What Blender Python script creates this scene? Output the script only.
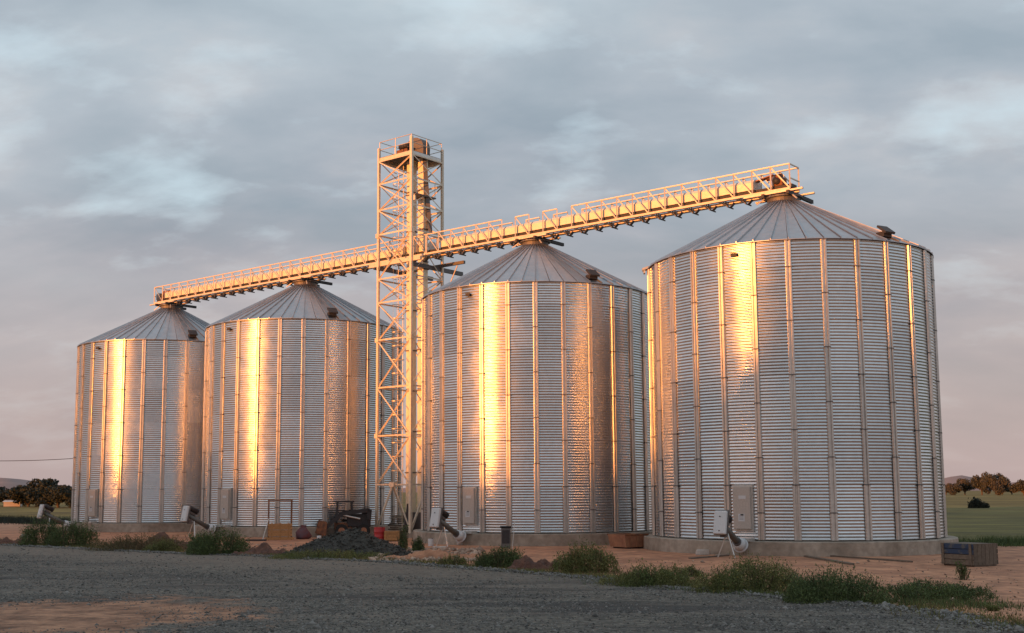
import bpy, math, random
import numpy as np
from mathutils import Matrix, Vector
random.seed(7); RNG = np.random.default_rng(11)
R_ = math.radians
for o in list(bpy.data.objects): bpy.data.objects.remove(o)
sc = bpy.context.scene; COL = sc.collection

# ------------------------------------------------------------------ camera
F_PX, PITCH, ROLL, CAM_H = 1169.863, .1173, -.0032, 1.9907      # metres; z = 0 is the foot of the silo walls
PCX, PCY = -37.3152, 37.0966
cam = bpy.data.cameras.new('camera'); co = bpy.data.objects.new('camera', cam); COL.objects.link(co)
cp, sp, cr, sr = math.cos(PITCH), math.sin(PITCH), math.cos(ROLL), math.sin(ROLL)
r0, u0, fw = Vector((1,0,0)), Vector((0,-sp,cp)), Vector((0,cp,sp))
rt = r0*cr + u0*sr; up = u0*cr - r0*sr
m3 = Matrix((rt, up, -fw)).transposed()
co.matrix_world = Matrix.Translation((0,0,CAM_H)) @ m3.to_4x4()
cam.sensor_width = 36; cam.lens = 36*F_PX/1024
cam.shift_x = -PCX/1024; cam.shift_y = PCY/1024
cam.clip_start = .1; cam.clip_end = 30000
sc.camera = co

# ------------------------------------------------------------------ light
SUN_EL, SUN_A = R_(3.0), R_(49)                                   # low sun behind the camera, to its left
sd = Vector((-math.sin(SUN_A)*math.cos(SUN_EL), -math.cos(SUN_A)*math.cos(SUN_EL), math.sin(SUN_EL)))
sl = bpy.data.lights.new('sun', 'SUN'); sl.energy = 5.0; sl.angle = R_(.9); sl.color = (1, .325, .06)
so = bpy.data.objects.new('sun', sl); COL.objects.link(so); so.rotation_euler = sd.to_track_quat('Z','Y').to_euler()
sc.view_settings.view_transform = 'Standard'; sc.view_settings.look = 'None'
sc.view_settings.exposure = .22; sc.view_settings.gamma = 1
W = bpy.data.worlds.new('World'); sc.world = W; W.use_nodes = True
nt = W.node_tree; nt.nodes.clear()
def nn(nt, t, **k):
    n = nt.nodes.new(t)
    for a, v in k.items():
        if a == 'ins':
            for i, x in v.items(): n.inputs[i].default_value = x
        else: setattr(n, a, v)
    return n
def sky():
    L = nt.links.new
    out = nn(nt,'ShaderNodeOutputWorld'); bg = nn(nt,'ShaderNodeBackground'); L(bg.outputs[0], out.inputs[0])
    st = nn(nt,'ShaderNodeTexSky'); st.sky_type = 'NISHITA'; st.sun_disc = False
    st.sun_elevation = SUN_EL; st.sun_rotation = math.atan2(sd.x, sd.y); st.dust_density = 1.5
    tc = nn(nt,'ShaderNodeTexCoord'); sep = nn(nt,'ShaderNodeSeparateXYZ'); L(tc.outputs['Generated'], sep.inputs[0])
    def math_(op, a, b=None, clamp=False):
        n = nn(nt,'ShaderNodeMath', operation=op, use_clamp=clamp)
        for i, v in enumerate((a, b)):
            if v is None: continue
            if isinstance(v, (int,float)): n.inputs[i].default_value = v
            else: L(v, n.inputs[i])
        return n.outputs[0]
    zc = math_('MAXIMUM', sep.outputs[2], 0); den = math_('ADD', zc, .34)
    cx = math_('DIVIDE', sep.outputs[0], den); cy = math_('DIVIDE', sep.outputs[1], den)
    cmb = nn(nt,'ShaderNodeCombineXYZ'); L(cx, cmb.inputs[0]); L(cy, cmb.inputs[1]); cmb.inputs[2].default_value = 4.1
    def noise(scale, det, rough, off=0, dist=.0):
        mp = nn(nt,'ShaderNodeMapping'); L(cmb.outputs[0], mp.inputs[0]); mp.inputs['Location'].default_value = (off, off*.7, off)
        mp.inputs['Rotation'].default_value = (0,0,.5)
        mp.inputs['Scale'].default_value = (.75, 1.15, 1)
        n = nn(nt,'ShaderNodeTexNoise'); L(mp.outputs[0], n.inputs['Vector'])
        n.inputs['Scale'].default_value = scale; n.inputs['Detail'].default_value = det; n.inputs['Roughness'].default_value = rough
        n.inputs['Distortion'].default_value = dist
        return n.outputs['Fac']
    def ramp(fac, stops):
        r = nn(nt,'ShaderNodeValToRGB'); L(fac, r.inputs[0]); e = r.color_ramp.elements
        while len(e) < len(stops): e.new(.5)
        for k, (p, c) in zip(e, stops): k.position = p; k.color = (*c, 1) if len(c)==3 else c
        return r.outputs[0]
    def mix(f, a, b):
        m = nn(nt,'ShaderNodeMixRGB'); 
        for i, v in enumerate((f, a, b)):
            if isinstance(v, (int,float)): m.inputs[i].default_value = v
            elif isinstance(v, tuple): m.inputs[i].default_value = (*v, 1)
            else: L(v, m.inputs[i])
        return m.outputs[0]
    big = noise(1.9, 6, .50, 3.3, .2); mid = noise(3.6, 7, .52, 9.1, .2); fine = noise(9, 6, .58, 17.)
    base = ramp(big, [(.33,(.27,.31,.36)), (.45,(.335,.372,.415)), (.55,(.43,.46,.495)), (.66,(.52,.565,.595))])
    mauve = ramp(mid, [(.36,(.27,.32,.37)), (.50,(.40,.40,.44)), (.62,(.57,.52,.525))])
    cloud = mix(.5, base, mauve)
    # higher up the cover thins to a pale blue veil
    hi = ramp(zc, [(.16,(0,0,0)), (.46,(1,1,1))])
    cloud = mix(math_('MULTIPLY', hi, math_('MULTIPLY_ADD', fine, 1.7, True) if False else math_('MULTIPLY', big, 1.15)), cloud, ramp(mid, [(.36,(.37,.45,.50)), (.52,(.47,.57,.615)), (.66,(.60,.64,.655))]))
    # small bright breaks
    f_ = math_('ADD', math_('MULTIPLY', mid, .65), math_('MULTIPLY', fine, .35))
    nrm_ = nn(nt,'ShaderNodeVectorMath', operation='NORMALIZE'); L(tc.outputs['Generated'], nrm_.inputs[0])
    for (px, py, rad, amt) in ((112,176,.032,.17),(183,183,.032,.20),(575,132,.036,.12),(940,132,.025,.03),(30,25,.06,.05),(280,205,.05,.05),(520,40,.08,.04)):
        a = px-512-PCX; b_ = py-316.5-PCY; v = Vector((a, 0, 0)) + Vector((0, F_PX*cp+b_*sp, F_PX*sp-b_*cp)); v.normalize()
        ds = nn(nt,'ShaderNodeVectorMath', operation='DISTANCE'); L(nrm_.outputs[0], ds.inputs[0]); ds.inputs[1].default_value = tuple(v)
        mr = nn(nt,'ShaderNodeMapRange', interpolation_type='SMOOTHSTEP'); L(ds.outputs['Value'], mr.inputs[0]); mr.inputs[1].default_value = 0; mr.inputs[2].default_value = rad*1.8; mr.inputs[3].default_value = amt; mr.inputs[4].default_value = 0
        f_ = math_('ADD', f_, mr.outputs[0])
    brk = ramp(f_, [(.53,(0,0,0)), (.71,(1,1,1))])
    cloud = mix(math_('MULTIPLY', brk, .75), cloud, (.60,.74,.80))
    # pink towards the horizon
    hz = ramp(zc, [(.0,(1,1,1)), (.07,(.72,.72,.72)), (.24,(0,0,0))])
    cloud = mix(math_('MULTIPLY', hz, .85), cloud, (.48,.355,.335))
    tint = nn(nt,'ShaderNodeMixRGB', blend_type='MULTIPLY'); tint.inputs[0].default_value = 1; L(cloud, tint.inputs[1]); L(ramp(zc,[(.1,(1,1,1)),(.3,(.98,1.0,1.03))]), tint.inputs[2]); cloud = tint.outputs[0]
    # warm glow round the setting sun
    dt = nn(nt,'ShaderNodeVectorMath', operation='DOT_PRODUCT'); L(tc.outputs['Generated'], dt.inputs[0]); dt.inputs[1].default_value = tuple(sd)
    g1 = math_('POWER', math_('MAXIMUM', dt.outputs['Value'], 0), 12)
    low = ramp(zc, [(0,(1,1,1)), (.5,(.1,.1,.1))])
    glow = mix(math_('MULTIPLY', g1, low), (0,0,0), (1.3,.46,.15))
    ad = nn(nt,'ShaderNodeMixRGB', blend_type='ADD'); ad.inputs[0].default_value = 1; L(cloud, ad.inputs[1]); L(glow, ad.inputs[2])
    sm = nn(nt,'ShaderNodeMixRGB', blend_type='MULTIPLY'); sm.inputs[0].default_value = 1; L(st.outputs[0], sm.inputs[1]); sm.inputs[2].default_value = (.1,.1,.1,1)
    fin = mix(.88, sm.outputs[0], ad.outputs[0])
    L(fin, bg.inputs[0]); bg.inputs[1].default_value = 1.03
sky()

# ------------------------------------------------------------------ materials
GZ = -.6
def at(px, py, z=GZ):                                     # where the sight line through a pixel meets the ground
    a=px-512-PCX; b=py-316.5-PCY; x=a*cr+b*sr; y=-a*sr+b*cr
    d=Vector((x/F_PX, cp+y/F_PX*sp, sp-y/F_PX*cp)); t=(z-CAM_H)/d.z; return Vector((d.x*t,d.y*t,z))
MATS = {}
def mat(name, col, rough=.8, metal=0., var=.0, vscale=3., bump=0., bscale=20., col2=None, coord='Object', island=0., objrand=0., ramp=(.35,.65), rvar=0., spec=.5, trans=0):
    m = bpy.data.materials.new(name); m.use_nodes = True; t = m.node_tree; L = t.links.new
    b = t.nodes['Principled BSDF']; b.inputs['Roughness'].default_value = rough; b.inputs['Metallic'].default_value = metal
    b.inputs['Specular IOR Level'].default_value = spec
    tc = t.nodes.new('ShaderNodeTexCoord'); src = tc.outputs['Object' if coord=='World' else coord]
    geo = t.nodes.new('ShaderNodeNewGeometry'); oi = t.nodes.new('ShaderNodeObjectInfo')
    if coord == 'World': src = geo.outputs['Position']
    if objrand or coord=='Object':
        ad = t.nodes.new('ShaderNodeVectorMath'); ad.operation='ADD'; L(src, ad.inputs[0])
        sc_ = t.nodes.new('ShaderNodeMath'); sc_.operation='MULTIPLY'; sc_.inputs[1].default_value = 37.; L(oi.outputs['Random'], sc_.inputs[0])
        L(sc_.outputs[0], ad.inputs[1]); src = ad.outputs[0]
    cur = None
    if col2 is not None:
        n = t.nodes.new('ShaderNodeTexNoise'); L(src, n.inputs['Vector']); n.inputs['Scale'].default_value = vscale; n.inputs['Detail'].default_value = 6; n.inputs['Roughness'].default_value=.6
        r = t.nodes.new('ShaderNodeValToRGB'); L(n.outputs['Fac'], r.inputs[0])
        r.color_ramp.elements[0].position = ramp[0]; r.color_ramp.elements[1].position = ramp[1]
        r.color_ramp.elements[0].color = (*col,1); r.color_ramp.elements[1].color = (*col2,1); cur = r.outputs[0]
    else:
        rgb = t.nodes.new('ShaderNodeRGB'); rgb.outputs[0].default_value = (*col,1); cur = rgb.outputs[0]
    def scalev(cur, fac_out, amt):
        mr = t.nodes.new('ShaderNodeMapRange'); L(fac_out, mr.inputs[0]); mr.inputs[3].default_value = 1-amt; mr.inputs[4].default_value = 1+amt
        h = t.nodes.new('ShaderNodeHueSaturation'); L(mr.outputs[0], h.inputs['Value']); L(cur, h.inputs['Color']); return h.outputs[0]
    if var:
        n = t.nodes.new('ShaderNodeTexNoise'); L(src, n.inputs['Vector']); n.inputs['Scale'].default_value = vscale*5.3; n.inputs['Detail'].default_value = 5
        mr = t.nodes.new('ShaderNodeMapRange'); L(n.outputs['Fac'], mr.inputs[0]); mr.inputs[1].default_value=.3; mr.inputs[2].default_value=.7
        cur = scalev(cur, mr.outputs[0], var)
    if island: cur = scalev(cur, geo.outputs['Random Per Island'], island)
    if objrand: cur = scalev(cur, oi.outputs['Random'], objrand)
    L(cur, b.inputs['Base Color'])
    if rvar:
        n = t.nodes.new('ShaderNodeTexNoise'); L(src, n.inputs['Vector']); n.inputs['Scale'].default_value = 1.3; n.inputs['Detail'].default_value = 4
        mr = t.nodes.new('ShaderNodeMapRange'); L(n.outputs['Fac'], mr.inputs[0]); mr.inputs[1].default_value=.3; mr.inputs[2].default_value=.7
        mr.inputs[3].default_value = rough-rvar; mr.inputs[4].default_value = rough+rvar; L(mr.outputs[0], b.inputs['Roughness'])
    if bump:
        n = t.nodes.new('ShaderNodeTexNoise'); L(src, n.inputs['Vector']); n.inputs['Scale'].default_value = bscale; n.inputs['Detail'].default_value = 4
        bp = t.nodes.new('ShaderNodeBump'); bp.inputs['Strength'].default_value = 1; bp.inputs['Distance'].default_value = bump; L(n.outputs['Fac'], bp.inputs['Height']); L(bp.outputs[0], b.inputs['Normal'])
    if trans:
        tr = t.nodes.new('ShaderNodeBsdfTranslucent'); L(cur, tr.inputs[0]); mx = t.nodes.new('ShaderNodeMixShader'); mx.inputs[0].default_value = trans
        L(b.outputs[0], mx.inputs[1]); L(tr.outputs[0], mx.inputs[2]); L(mx.outputs[0], t.nodes['Material Output'].inputs[0])
    m.diffuse_color = (*col,1); MATS[name] = m; return m
galv   = mat('galvanised_sheet', (.60,.615,.63), .25, .95, var=.06, vscale=.8, objrand=.12, rvar=.04, bump=.0006, bscale=1.1)
galvst = mat('galvanised_stiffener', (.60,.57,.54), .40, .78, var=.08, vscale=1., objrand=.08, rvar=.05)
galvrf = mat('galvanised_roof', (.47,.48,.505), .40, .96, var=.08, vscale=.5, objrand=.07, rvar=.06, bump=.001, bscale=2)
galvd  = mat('dull_steel', (.16,.15,.15), .6, .6, var=.15)
zinc   = mat('zinc_plate', (.55,.53,.50), .5, .55, var=.12, vscale=1.5)
girder = mat('galvanised_girder', (.72,.62,.50), .5, .35, var=.12, vscale=1.2, objrand=.08)
hood   = mat('conveyor_cover_steel', (.84,.74,.56), .5, .2, var=.08, vscale=1.)
dark   = mat('dark_steel', (.045,.042,.045), .6, .3, var=.2)
doorm  = mat('door_panel_grey', (.50,.45,.41), .55, .3, var=.1)
augt   = mat('auger_tube_steel', (.15,.15,.14), .5, .5, var=.2)
white  = mat('white_paint', (.62,.64,.66), .45, 0, var=.06)
paper  = mat('paper_notice', (.62,.62,.63), .7)
ink    = mat('notice_ink', (.12,.12,.14), .7)
conc   = mat('concrete', (.42,.36,.30), .9, col2=(.27,.22,.175), vscale=.7, var=.2, bump=.02, bscale=9)
dirt   = mat('red_dirt', (.52,.255,.145), .95, col2=(.33,.155,.09), vscale=.45, var=.32, bump=.09, bscale=3, coord='World')
soil   = mat('dug_soil', (.16,.075,.05), .95, col2=(.085,.045,.035), vscale=2.5, var=.25, bump=.06, bscale=7)
heapm  = mat('dark_gravel', (.038,.037,.033), .95, col2=(.075,.070,.06), vscale=6, var=.3, bump=.05, bscale=16)
rock   = mat('pale_stone', (.34,.24,.18), .9, island=.45, var=.1)
grit   = mat('grey_stone', (.145,.14,.13), .9, island=.7)
leafA  = mat('shrub_leaf', (.065,.10,.035), .7, island=.5, trans=.25, col2=(.11,.15,.05), vscale=1.2)
leafB  = mat('weed_leaf', (.10,.14,.04), .7, island=.5, trans=.25, col2=(.18,.17,.06), vscale=1.5)
grassD = mat('dry_grass_blade', (.10,.095,.04), .8, island=.4, trans=.2, col2=(.16,.12,.06), vscale=1.)
flower = mat('yellow_flower', (.40,.36,.10), .7)
stemm  = mat('plant_stem', (.09,.075,.04), .8)
leafT  = mat('tree_leaf_dark', (.018,.027,.02), .8, island=.4, trans=.05, col2=(.028,.036,.026), vscale=.3)
leafR  = mat('tree_leaf_brown', (.045,.055,.045), .8, island=.4, trans=.05, col2=(.07,.065,.055), vscale=.15)
bark   = mat('bark', (.10,.075,.055), .9, var=.2)
wood   = mat('weathered_timber', (.145,.112,.085), .85, var=.25, vscale=2., objrand=.2)
woodY  = mat('yellow_timber', (.42,.22,.09), .75, var=.2, objrand=.15)
blue   = mat('blue_paint', (.022,.045,.10), .6, col2=(.10,.10,.095), vscale=4, ramp=(.52,.66))
red    = mat('red_plastic', (.42,.03,.035), .5, var=.1)
rust   = mat('rusty_paint', (.30,.12,.05), .7, .2, col2=(.10,.05,.035), vscale=4, var=.2)
rustO  = mat('rusty_orange_steel', (.42,.21,.12), .75, .1, col2=(.28,.13,.08), vscale=2, var=.15)
rubber = mat('rubber', (.02,.02,.02), .85)
tarp   = mat('faded_purple_tarp', (.12,.08,.10), .8, col2=(.17,.05,.05), vscale=3)
stone_w= mat('white_foam', (.48,.44,.40), .9, var=.1)
glass  = mat('dark_glass', (.02,.025,.03), .15, 0)
hillm  = mat('far_hill', (.30,.20,.185), .95, col2=(.24,.17,.16), vscale=.004, coord='World')

def gravel_mat():
    m = bpy.data.materials.new('gravel_road'); m.use_nodes = True; t = m.node_tree; L = t.links.new; b = t.nodes['Principled BSDF']; b.inputs['Roughness'].default_value=.93
    g = t.nodes.new('ShaderNodeNewGeometry')
    def noise(s, det=6, stretch=(1,1,1), rot=0):
        mp = t.nodes.new('ShaderNodeMapping'); L(g.outputs['Position'], mp.inputs[0]); mp.inputs['Scale'].default_value = stretch; mp.inputs['Rotation'].default_value=(0,0,rot)
        n = t.nodes.new('ShaderNodeTexNoise'); L(mp.outputs[0], n.inputs['Vector']); n.inputs['Scale'].default_value=s; n.inputs['Detail'].default_value=det; n.inputs['Roughness'].default_value=.62; return n.outputs['Fac']
    def ramp(f, stops):
        r = t.nodes.new('ShaderNodeValToRGB'); L(f, r.inputs[0]); e = r.color_ramp.elements
        while len(e) < len(stops): e.new(.5)
        for k,(p,c) in zip(e,stops): k.position=p; k.color=(*c,1)
        return r.outputs[0]
    def mix(f,a,b_,bt='MIX'):
        n = t.nodes.new('ShaderNodeMixRGB'); n.blend_type = bt
        for i,v in enumerate((f,a,b_)):
            if isinstance(v,(int,float)): n.inputs[i].default_value=v
            elif isinstance(v,tuple): n.inputs[i].default_value=(*v,1)
            else: L(v,n.inputs[i])
        return n.outputs[0]
    vo = t.nodes.new('ShaderNodeTexVoronoi'); L(g.outputs['Position'], vo.inputs['Vector']); vo.inputs['Scale'].default_value = 11
    st = ramp(vo.outputs['Color'], [(.15,(.060,.057,.049)), (.5,(.112,.105,.089)), (.85,(.28,.255,.21))])
    pat = ramp(noise(.28, 6), [(.40,(.048,.046,.040)), (.60,(.138,.126,.104))])
    c = mix(.5, st, pat)
    # compacted pale wheel tracks along the road
    tr = ramp(noise(.24, 6, (.16,1.7,1), .66), [(.50,(0,0,0)), (.60,(.8,.8,.8))])
    c = mix(tr, c, (.165,.145,.12))
    dk = ramp(noise(.5, 4, (.25,1.4,1), .62), [(.50,(0,0,0)), (.62,(.85,.85,.85))]); c = mix(dk, c, (.040,.041,.040))
    dn = t.nodes.new('ShaderNodeVectorMath'); dn.operation='DOT_PRODUCT'; L(g.outputs['Position'], dn.inputs[0]); dn.inputs[1].default_value=(-.61,-.79,0)
    ma = t.nodes.new('ShaderNodeMath'); ma.operation='MULTIPLY_ADD'; L(noise(.35,5,(.4,1.3,1),.66), ma.inputs[0]); ma.inputs[1].default_value=7.; L(dn.outputs['Value'], ma.inputs[2])
    b1 = t.nodes.new('ShaderNodeMapRange'); b1.interpolation_type='SMOOTHSTEP'; L(ma.outputs[0], b1.inputs[0]); b1.inputs[1].default_value=-26.5; b1.inputs[2].default_value=-21; b1.inputs[3].default_value=.8; b1.inputs[4].default_value=0
    sx = t.nodes.new('ShaderNodeSeparateXYZ'); L(g.outputs['Position'], sx.inputs[0])
    b2 = t.nodes.new('ShaderNodeMapRange'); L(sx.outputs[0], b2.inputs[0]); b2.inputs[1].default_value=-4; b2.inputs[2].default_value=7; b2.inputs[3].default_value=1; b2.inputs[4].default_value=0
    mm = t.nodes.new('ShaderNodeMath'); mm.operation='MULTIPLY'; L(b1.outputs[0], mm.inputs[0]); L(b2.outputs[0], mm.inputs[1])
    c = mix(mm.outputs[0], c, (.185,.157,.127))
    # worn-through red patches, fixed place near the lower left of the road
    sep = t.nodes.new('ShaderNodeVectorMath'); sep.operation='DISTANCE'; L(g.outputs['Position'], sep.inputs[0]); sep.inputs[1].default_value=tuple(at(45,618))
    a = t.nodes.new('ShaderNodeMath'); a.operation='MULTIPLY_ADD'; L(noise(.85,8), a.inputs[0]); a.inputs[1].default_value=-8.8; L(sep.outputs['Value'], a.inputs[2])
    rp = ramp(a.outputs[0], [(0,(1,1,1)),(.9,(0,0,0))])
    mr = t.nodes.new('ShaderNodeMapRange'); L(a.outputs[0], mr.inputs[0]); mr.inputs[1].default_value=-1.2; mr.inputs[2].default_value=.3; mr.inputs[3].default_value=1; mr.inputs[4].default_value=0
    c = mix(mr.outputs[0], c, ramp(noise(1.2,7), [(.35,(.17,.085,.05)),(.62,(.44,.235,.14))]))
    fn = ramp(noise(3.5,8),[(.3,(.6,.6,.6)),(.7,(1.35,1.35,1.35))]); c = mix(1., c, fn, 'MULTIPLY')
    L(c, b.inputs['Base Color'])
    bp = t.nodes.new('ShaderNodeBump'); bp.inputs['Distance'].default_value=.035; L(vo.outputs['Distance'], bp.inputs['Height'])
    bp2 = t.nodes.new('ShaderNodeBump'); bp2.inputs['Distance'].default_value=.10; L(noise(2.2,7), bp2.inputs['Height']); L(bp2.outputs[0], bp.inputs['Normal'])
    L(bp.outputs[0], b.inputs['Normal']); return m
gravel = gravel_mat()
def field_mat():
    m = bpy.data.materials.new('pasture'); m.use_nodes = True; t = m.node_tree; L = t.links.new; b = t.nodes['Principled BSDF']; b.inputs['Roughness'].default_value=.95
    g = t.nodes.new('ShaderNodeNewGeometry'); mp = t.nodes.new('ShaderNodeMapping'); L(g.outputs['Position'], mp.inputs[0]); mp.inputs['Scale'].default_value=(.4,1,1)
    def noise(s,d=9):
        n = t.nodes.new('ShaderNodeTexNoise'); L(mp.outputs[0], n.inputs['Vector']); n.inputs['Scale'].default_value=s; n.inputs['Detail'].default_value=d; return n.outputs['Fac']
    def ramp(f, stops):
        r = t.nodes.new('ShaderNodeValToRGB'); L(f, r.inputs[0]); e = r.color_ramp.elements
        while len(e) < len(stops): e.new(.5)
        for k,(p,c) in zip(e,stops): k.position=p; k.color=(*c,1)
        return r.outputs[0]
    a = ramp(noise(.03), [(.38,(.105,.088,.016)),(.55,(.165,.135,.028)),(.68,(.23,.17,.045))])
    f = ramp(noise(.35,10), [(.32,(.45,.45,.45)),(.68,(1.4,1.4,1.4))])
    mx = t.nodes.new('ShaderNodeMixRGB'); mx.blend_type='MULTIPLY'; mx.inputs[0].default_value=1; L(a,mx.inputs[1]); L(f,mx.inputs[2]); L(mx.outputs[0], b.inputs['Base Color'])
    bp = t.nodes.new('ShaderNodeBump'); bp.inputs['Distance'].default_value=.15; L(noise(3,8), bp.inputs['Height']); L(bp.outputs[0], b.inputs['Normal']); return m
pasture = field_mat()

# ------------------------------------------------------------------ mesh helpers
def tag(o, label=None, cat=None, group=None, kind=None):
    for k, v in (('label',label),('category',cat),('group',group),('kind',kind)):
        if v: o[k] = v
    return o
def empty(name, loc=(0,0,0), label=None, cat=None, group=None, rz=0):
    o = bpy.data.objects.new(name, None); COL.objects.link(o); o.location = loc; o.rotation_euler = (0,0,rz); o.empty_display_size=.2
    return tag(o, label, cat, group)
class MB:
    def __init__(s): s.v=[]; s.f=[]; s.m=[]
    def add(s, vs, fs, mi=0):
        n=len(s.v); s.v += [tuple(v) for v in vs]; s.f += [tuple(i+n for i in f) for f in fs]; s.m += [mi]*len(fs); return s
    def box(s, c, size, mi=0, M=None, taper=1.):
        x,y,z=[a/2 for a in size]; vs=[]
        for dz in (-1,1):
            k = taper if dz>0 else 1
            for dx,dy in ((-1,-1),(1,-1),(1,1),(-1,1)): vs.append(Vector((dx*x*k,dy*y*k,dz*z)))
        if M is not None: vs=[M@v for v in vs]
        vs=[v+Vector(c) for v in vs]
        return s.add(vs,[(3,2,1,0),(4,5,6,7),(0,1,5,4),(1,2,6,5),(2,3,7,6),(3,0,4,7)],mi)
    def beam(s, a, b, w, h=None, mi=0, upv=(0,0,1)):
        a=Vector(a); b=Vector(b); d=(b-a); L=d.length; d.normalize(); h=h or w
        u=Vector(upv)
        if abs(d.dot(u))>.97: u=Vector((1,0,0)) if abs(d.x)<.9 else Vector((0,1,0))
        x=d.cross(u).normalized(); y=x.cross(d)
        return s.box((a+b)/2,(w,L,h),mi,Matrix((x,d,y)).transposed())
    def angle(s, a, b, w, t=.018, mi=0, x=None):       # an L-section bar
        a=Vector(a); b=Vector(b); d=(b-a).normalized(); u=Vector((0,0,1)) if abs(d.z)<.95 else Vector((1,0,0))
        X=(Vector(x) if x is not None else d.cross(u)); X=(X-d*X.dot(d)).normalized(); Y=d.cross(X)
        prof=[(0,0),(w,0),(w,t),(t,t),(t,w),(0,w)]
        vs=[p+X*(q[0]-w/2)+Y*(q[1]-w/2) for p in (a,b) for q in prof]; n=6
        return s.add(vs,[(i,(i+1)%n,n+(i+1)%n,n+i) for i in range(n)]+[(3,2,1,0),(0,5,4,3),(6,7,8,9),(9,10,11,6)],mi)
    def tube(s, a, b, r, r2=None, n=12, mi=0, cap=True):
        a=Vector(a); b=Vector(b); d=(b-a).normalized(); r2=r if r2 is None else r2
        u=Vector((0,0,1)) if abs(d.z)<.95 else Vector((1,0,0)); X=d.cross(u).normalized(); Y=d.cross(X)
        vs=[p+X*(rr*math.cos(2*math.pi*i/n))+Y*(rr*math.sin(2*math.pi*i/n)) for p,rr in ((a,r),(b,r2)) for i in range(n)]
        fs=[(i,i+n,(i+1)%n+n,(i+1)%n) for i in range(n)]
        if cap: fs+= [tuple(range(n)), tuple(range(2*n-1,n-1,-1))]
        return s.add(vs,fs,mi)
    def lathe(s, prof, n=56, mi=0, a0=0):
        vs=[(r*math.cos(a0+2*math.pi*i/n), r*math.sin(a0+2*math.pi*i/n), z) for r,z in prof for i in range(n)]
        fs=[(j*n+i,j*n+(i+1)%n,(j+1)*n+(i+1)%n,(j+1)*n+i) for j in range(len(prof)-1) for i in range(n)]
        return s.add(vs,fs,mi)
    def mesh(s, name, mats, smooth=False):
        me=bpy.data.meshes.new(name); me.from_pydata(s.v,[],s.f)
        for m in (mats if isinstance(mats,(list,tuple)) else [mats]): me.materials.append(m)
        if any(s.m): me.polygons.foreach_set('material_index', s.m)
        if smooth: me.shade_smooth() if smooth is True else me.shade_smooth()
        me.update(); return me
    def obj(s, name, mats, parent=None, smooth=False, loc=(0,0,0)):
        return link(name, s.mesh(name, mats, smooth), parent, loc)
def link(name, me, parent=None, loc=(0,0,0), rz=0):
    o=bpy.data.objects.new(name, me); COL.objects.link(o); o.location=loc; o.rotation_euler=(0,0,rz)
    if parent is not None: o.parent=parent
    return o
def bevel(o, w=.02, seg=2):
    m=o.modifiers.new('bevel','BEVEL'); m.width=w; m.segments=seg; m.limit_method='ANGLE'; return o
def np_mesh(name, V, Fq, mats, mi=None, smooth=False):    # V (n,3), Fq (m,k) constant-size faces
    me=bpy.data.meshes.new(name); V=np.ascontiguousarray(V,dtype=np.float32); Fq=np.ascontiguousarray(Fq,dtype=np.int32); k=Fq.shape[1]
    me.vertices.add(len(V)); me.vertices.foreach_set('co',V.ravel()); me.loops.add(Fq.size); me.loops.foreach_set('vertex_index',Fq.ravel())
    me.polygons.add(len(Fq)); me.polygons.foreach_set('loop_start',np.arange(0,Fq.size,k,dtype=np.int32)); me.polygons.foreach_set('loop_total',np.full(len(Fq),k,dtype=np.int32))
    for m in (mats if isinstance(mats,(list,tuple)) else [mats]): me.materials.append(m)
    if mi is not None: me.polygons.foreach_set('material_index',np.asarray(mi,dtype=np.int32))
    me.update(calc_edges=True); me.validate()
    if smooth: me.shade_smooth()
    return me
def copy_tree(o, parent=None):
    c=o.copy(); COL.objects.link(c)
    if parent is not None: c.parent=parent
    for ch in list(o.children): copy_tree(ch, c)
    return c
def atd(px, py, Y):                                       # the point of that line at depth Y
    a=px-512-PCX; b=py-316.5-PCY; x=a*cr+b*sr; y=-a*sr+b*cr
    d=Vector((x/F_PX, cp+y/F_PX*sp, sp-y/F_PX*cp)); t=Y/d.y; return Vector((d.x*t,Y,CAM_H+d.z*t))

D = Vector((.7617,-.6479,0)); N = Vector((-.6479,-.7617,0))      # along the row (to the right), and square to it (towards the road)
CEN = [Vector((14.441,53.39,0)),Vector((3.33,62.903,0)),Vector((-10.997,75.031,0)),Vector((-22.197,84.56,0))]   # right to left
RAD = [6.30,6.14,6.20,6.32]; H = 12.24; RNG_H = H/11; RB=6.25

# ------------------------------------------------------------------ ground
def gh(x, y):                                             # gentle lie of the land
    return .05*np.sin(x*.31+1)*np.sin(y*.27)+.03*np.sin(x*.83+y*.5)
def sheet(name, m, poly, dz, step=None, kind='structure'):
    import bmesh
    bm=bmesh.new(); vs=[bm.verts.new((p[0],p[1],0)) for p in poly]; bm.faces.new(vs)
    x0,x1=min(p[0] for p in poly),max(p[0] for p in poly); y0,y1=min(p[1] for p in poly),max(p[1] for p in poly)
    if step:
        for k in np.arange(x0+step,x1,step): bmesh.ops.bisect_plane(bm,geom=bm.verts[:]+bm.edges[:]+bm.faces[:],plane_co=(k,0,0),plane_no=(1,0,0))
        for k in np.arange(y0+step,y1,step): bmesh.ops.bisect_plane(bm,geom=bm.verts[:]+bm.edges[:]+bm.faces[:],plane_co=(0,k,0),plane_no=(0,1,0))
    for v in bm.verts: v.co.z = GZ+dz
    for f in bm.faces: f.normal_update()
    me=bpy.data.meshes.new(name); bm.to_mesh(me); bm.free(); me.materials.append(m)
    o=link(name,me); return tag(o,kind=kind)
n=96; big=[(12000*math.cos(2*math.pi*i/n),12000*math.sin(2*math.pi*i/n)) for i in range(n)]
tag(sheet('field', pasture, big, -.02), 'flat green pasture stretching to the hills')
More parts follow.
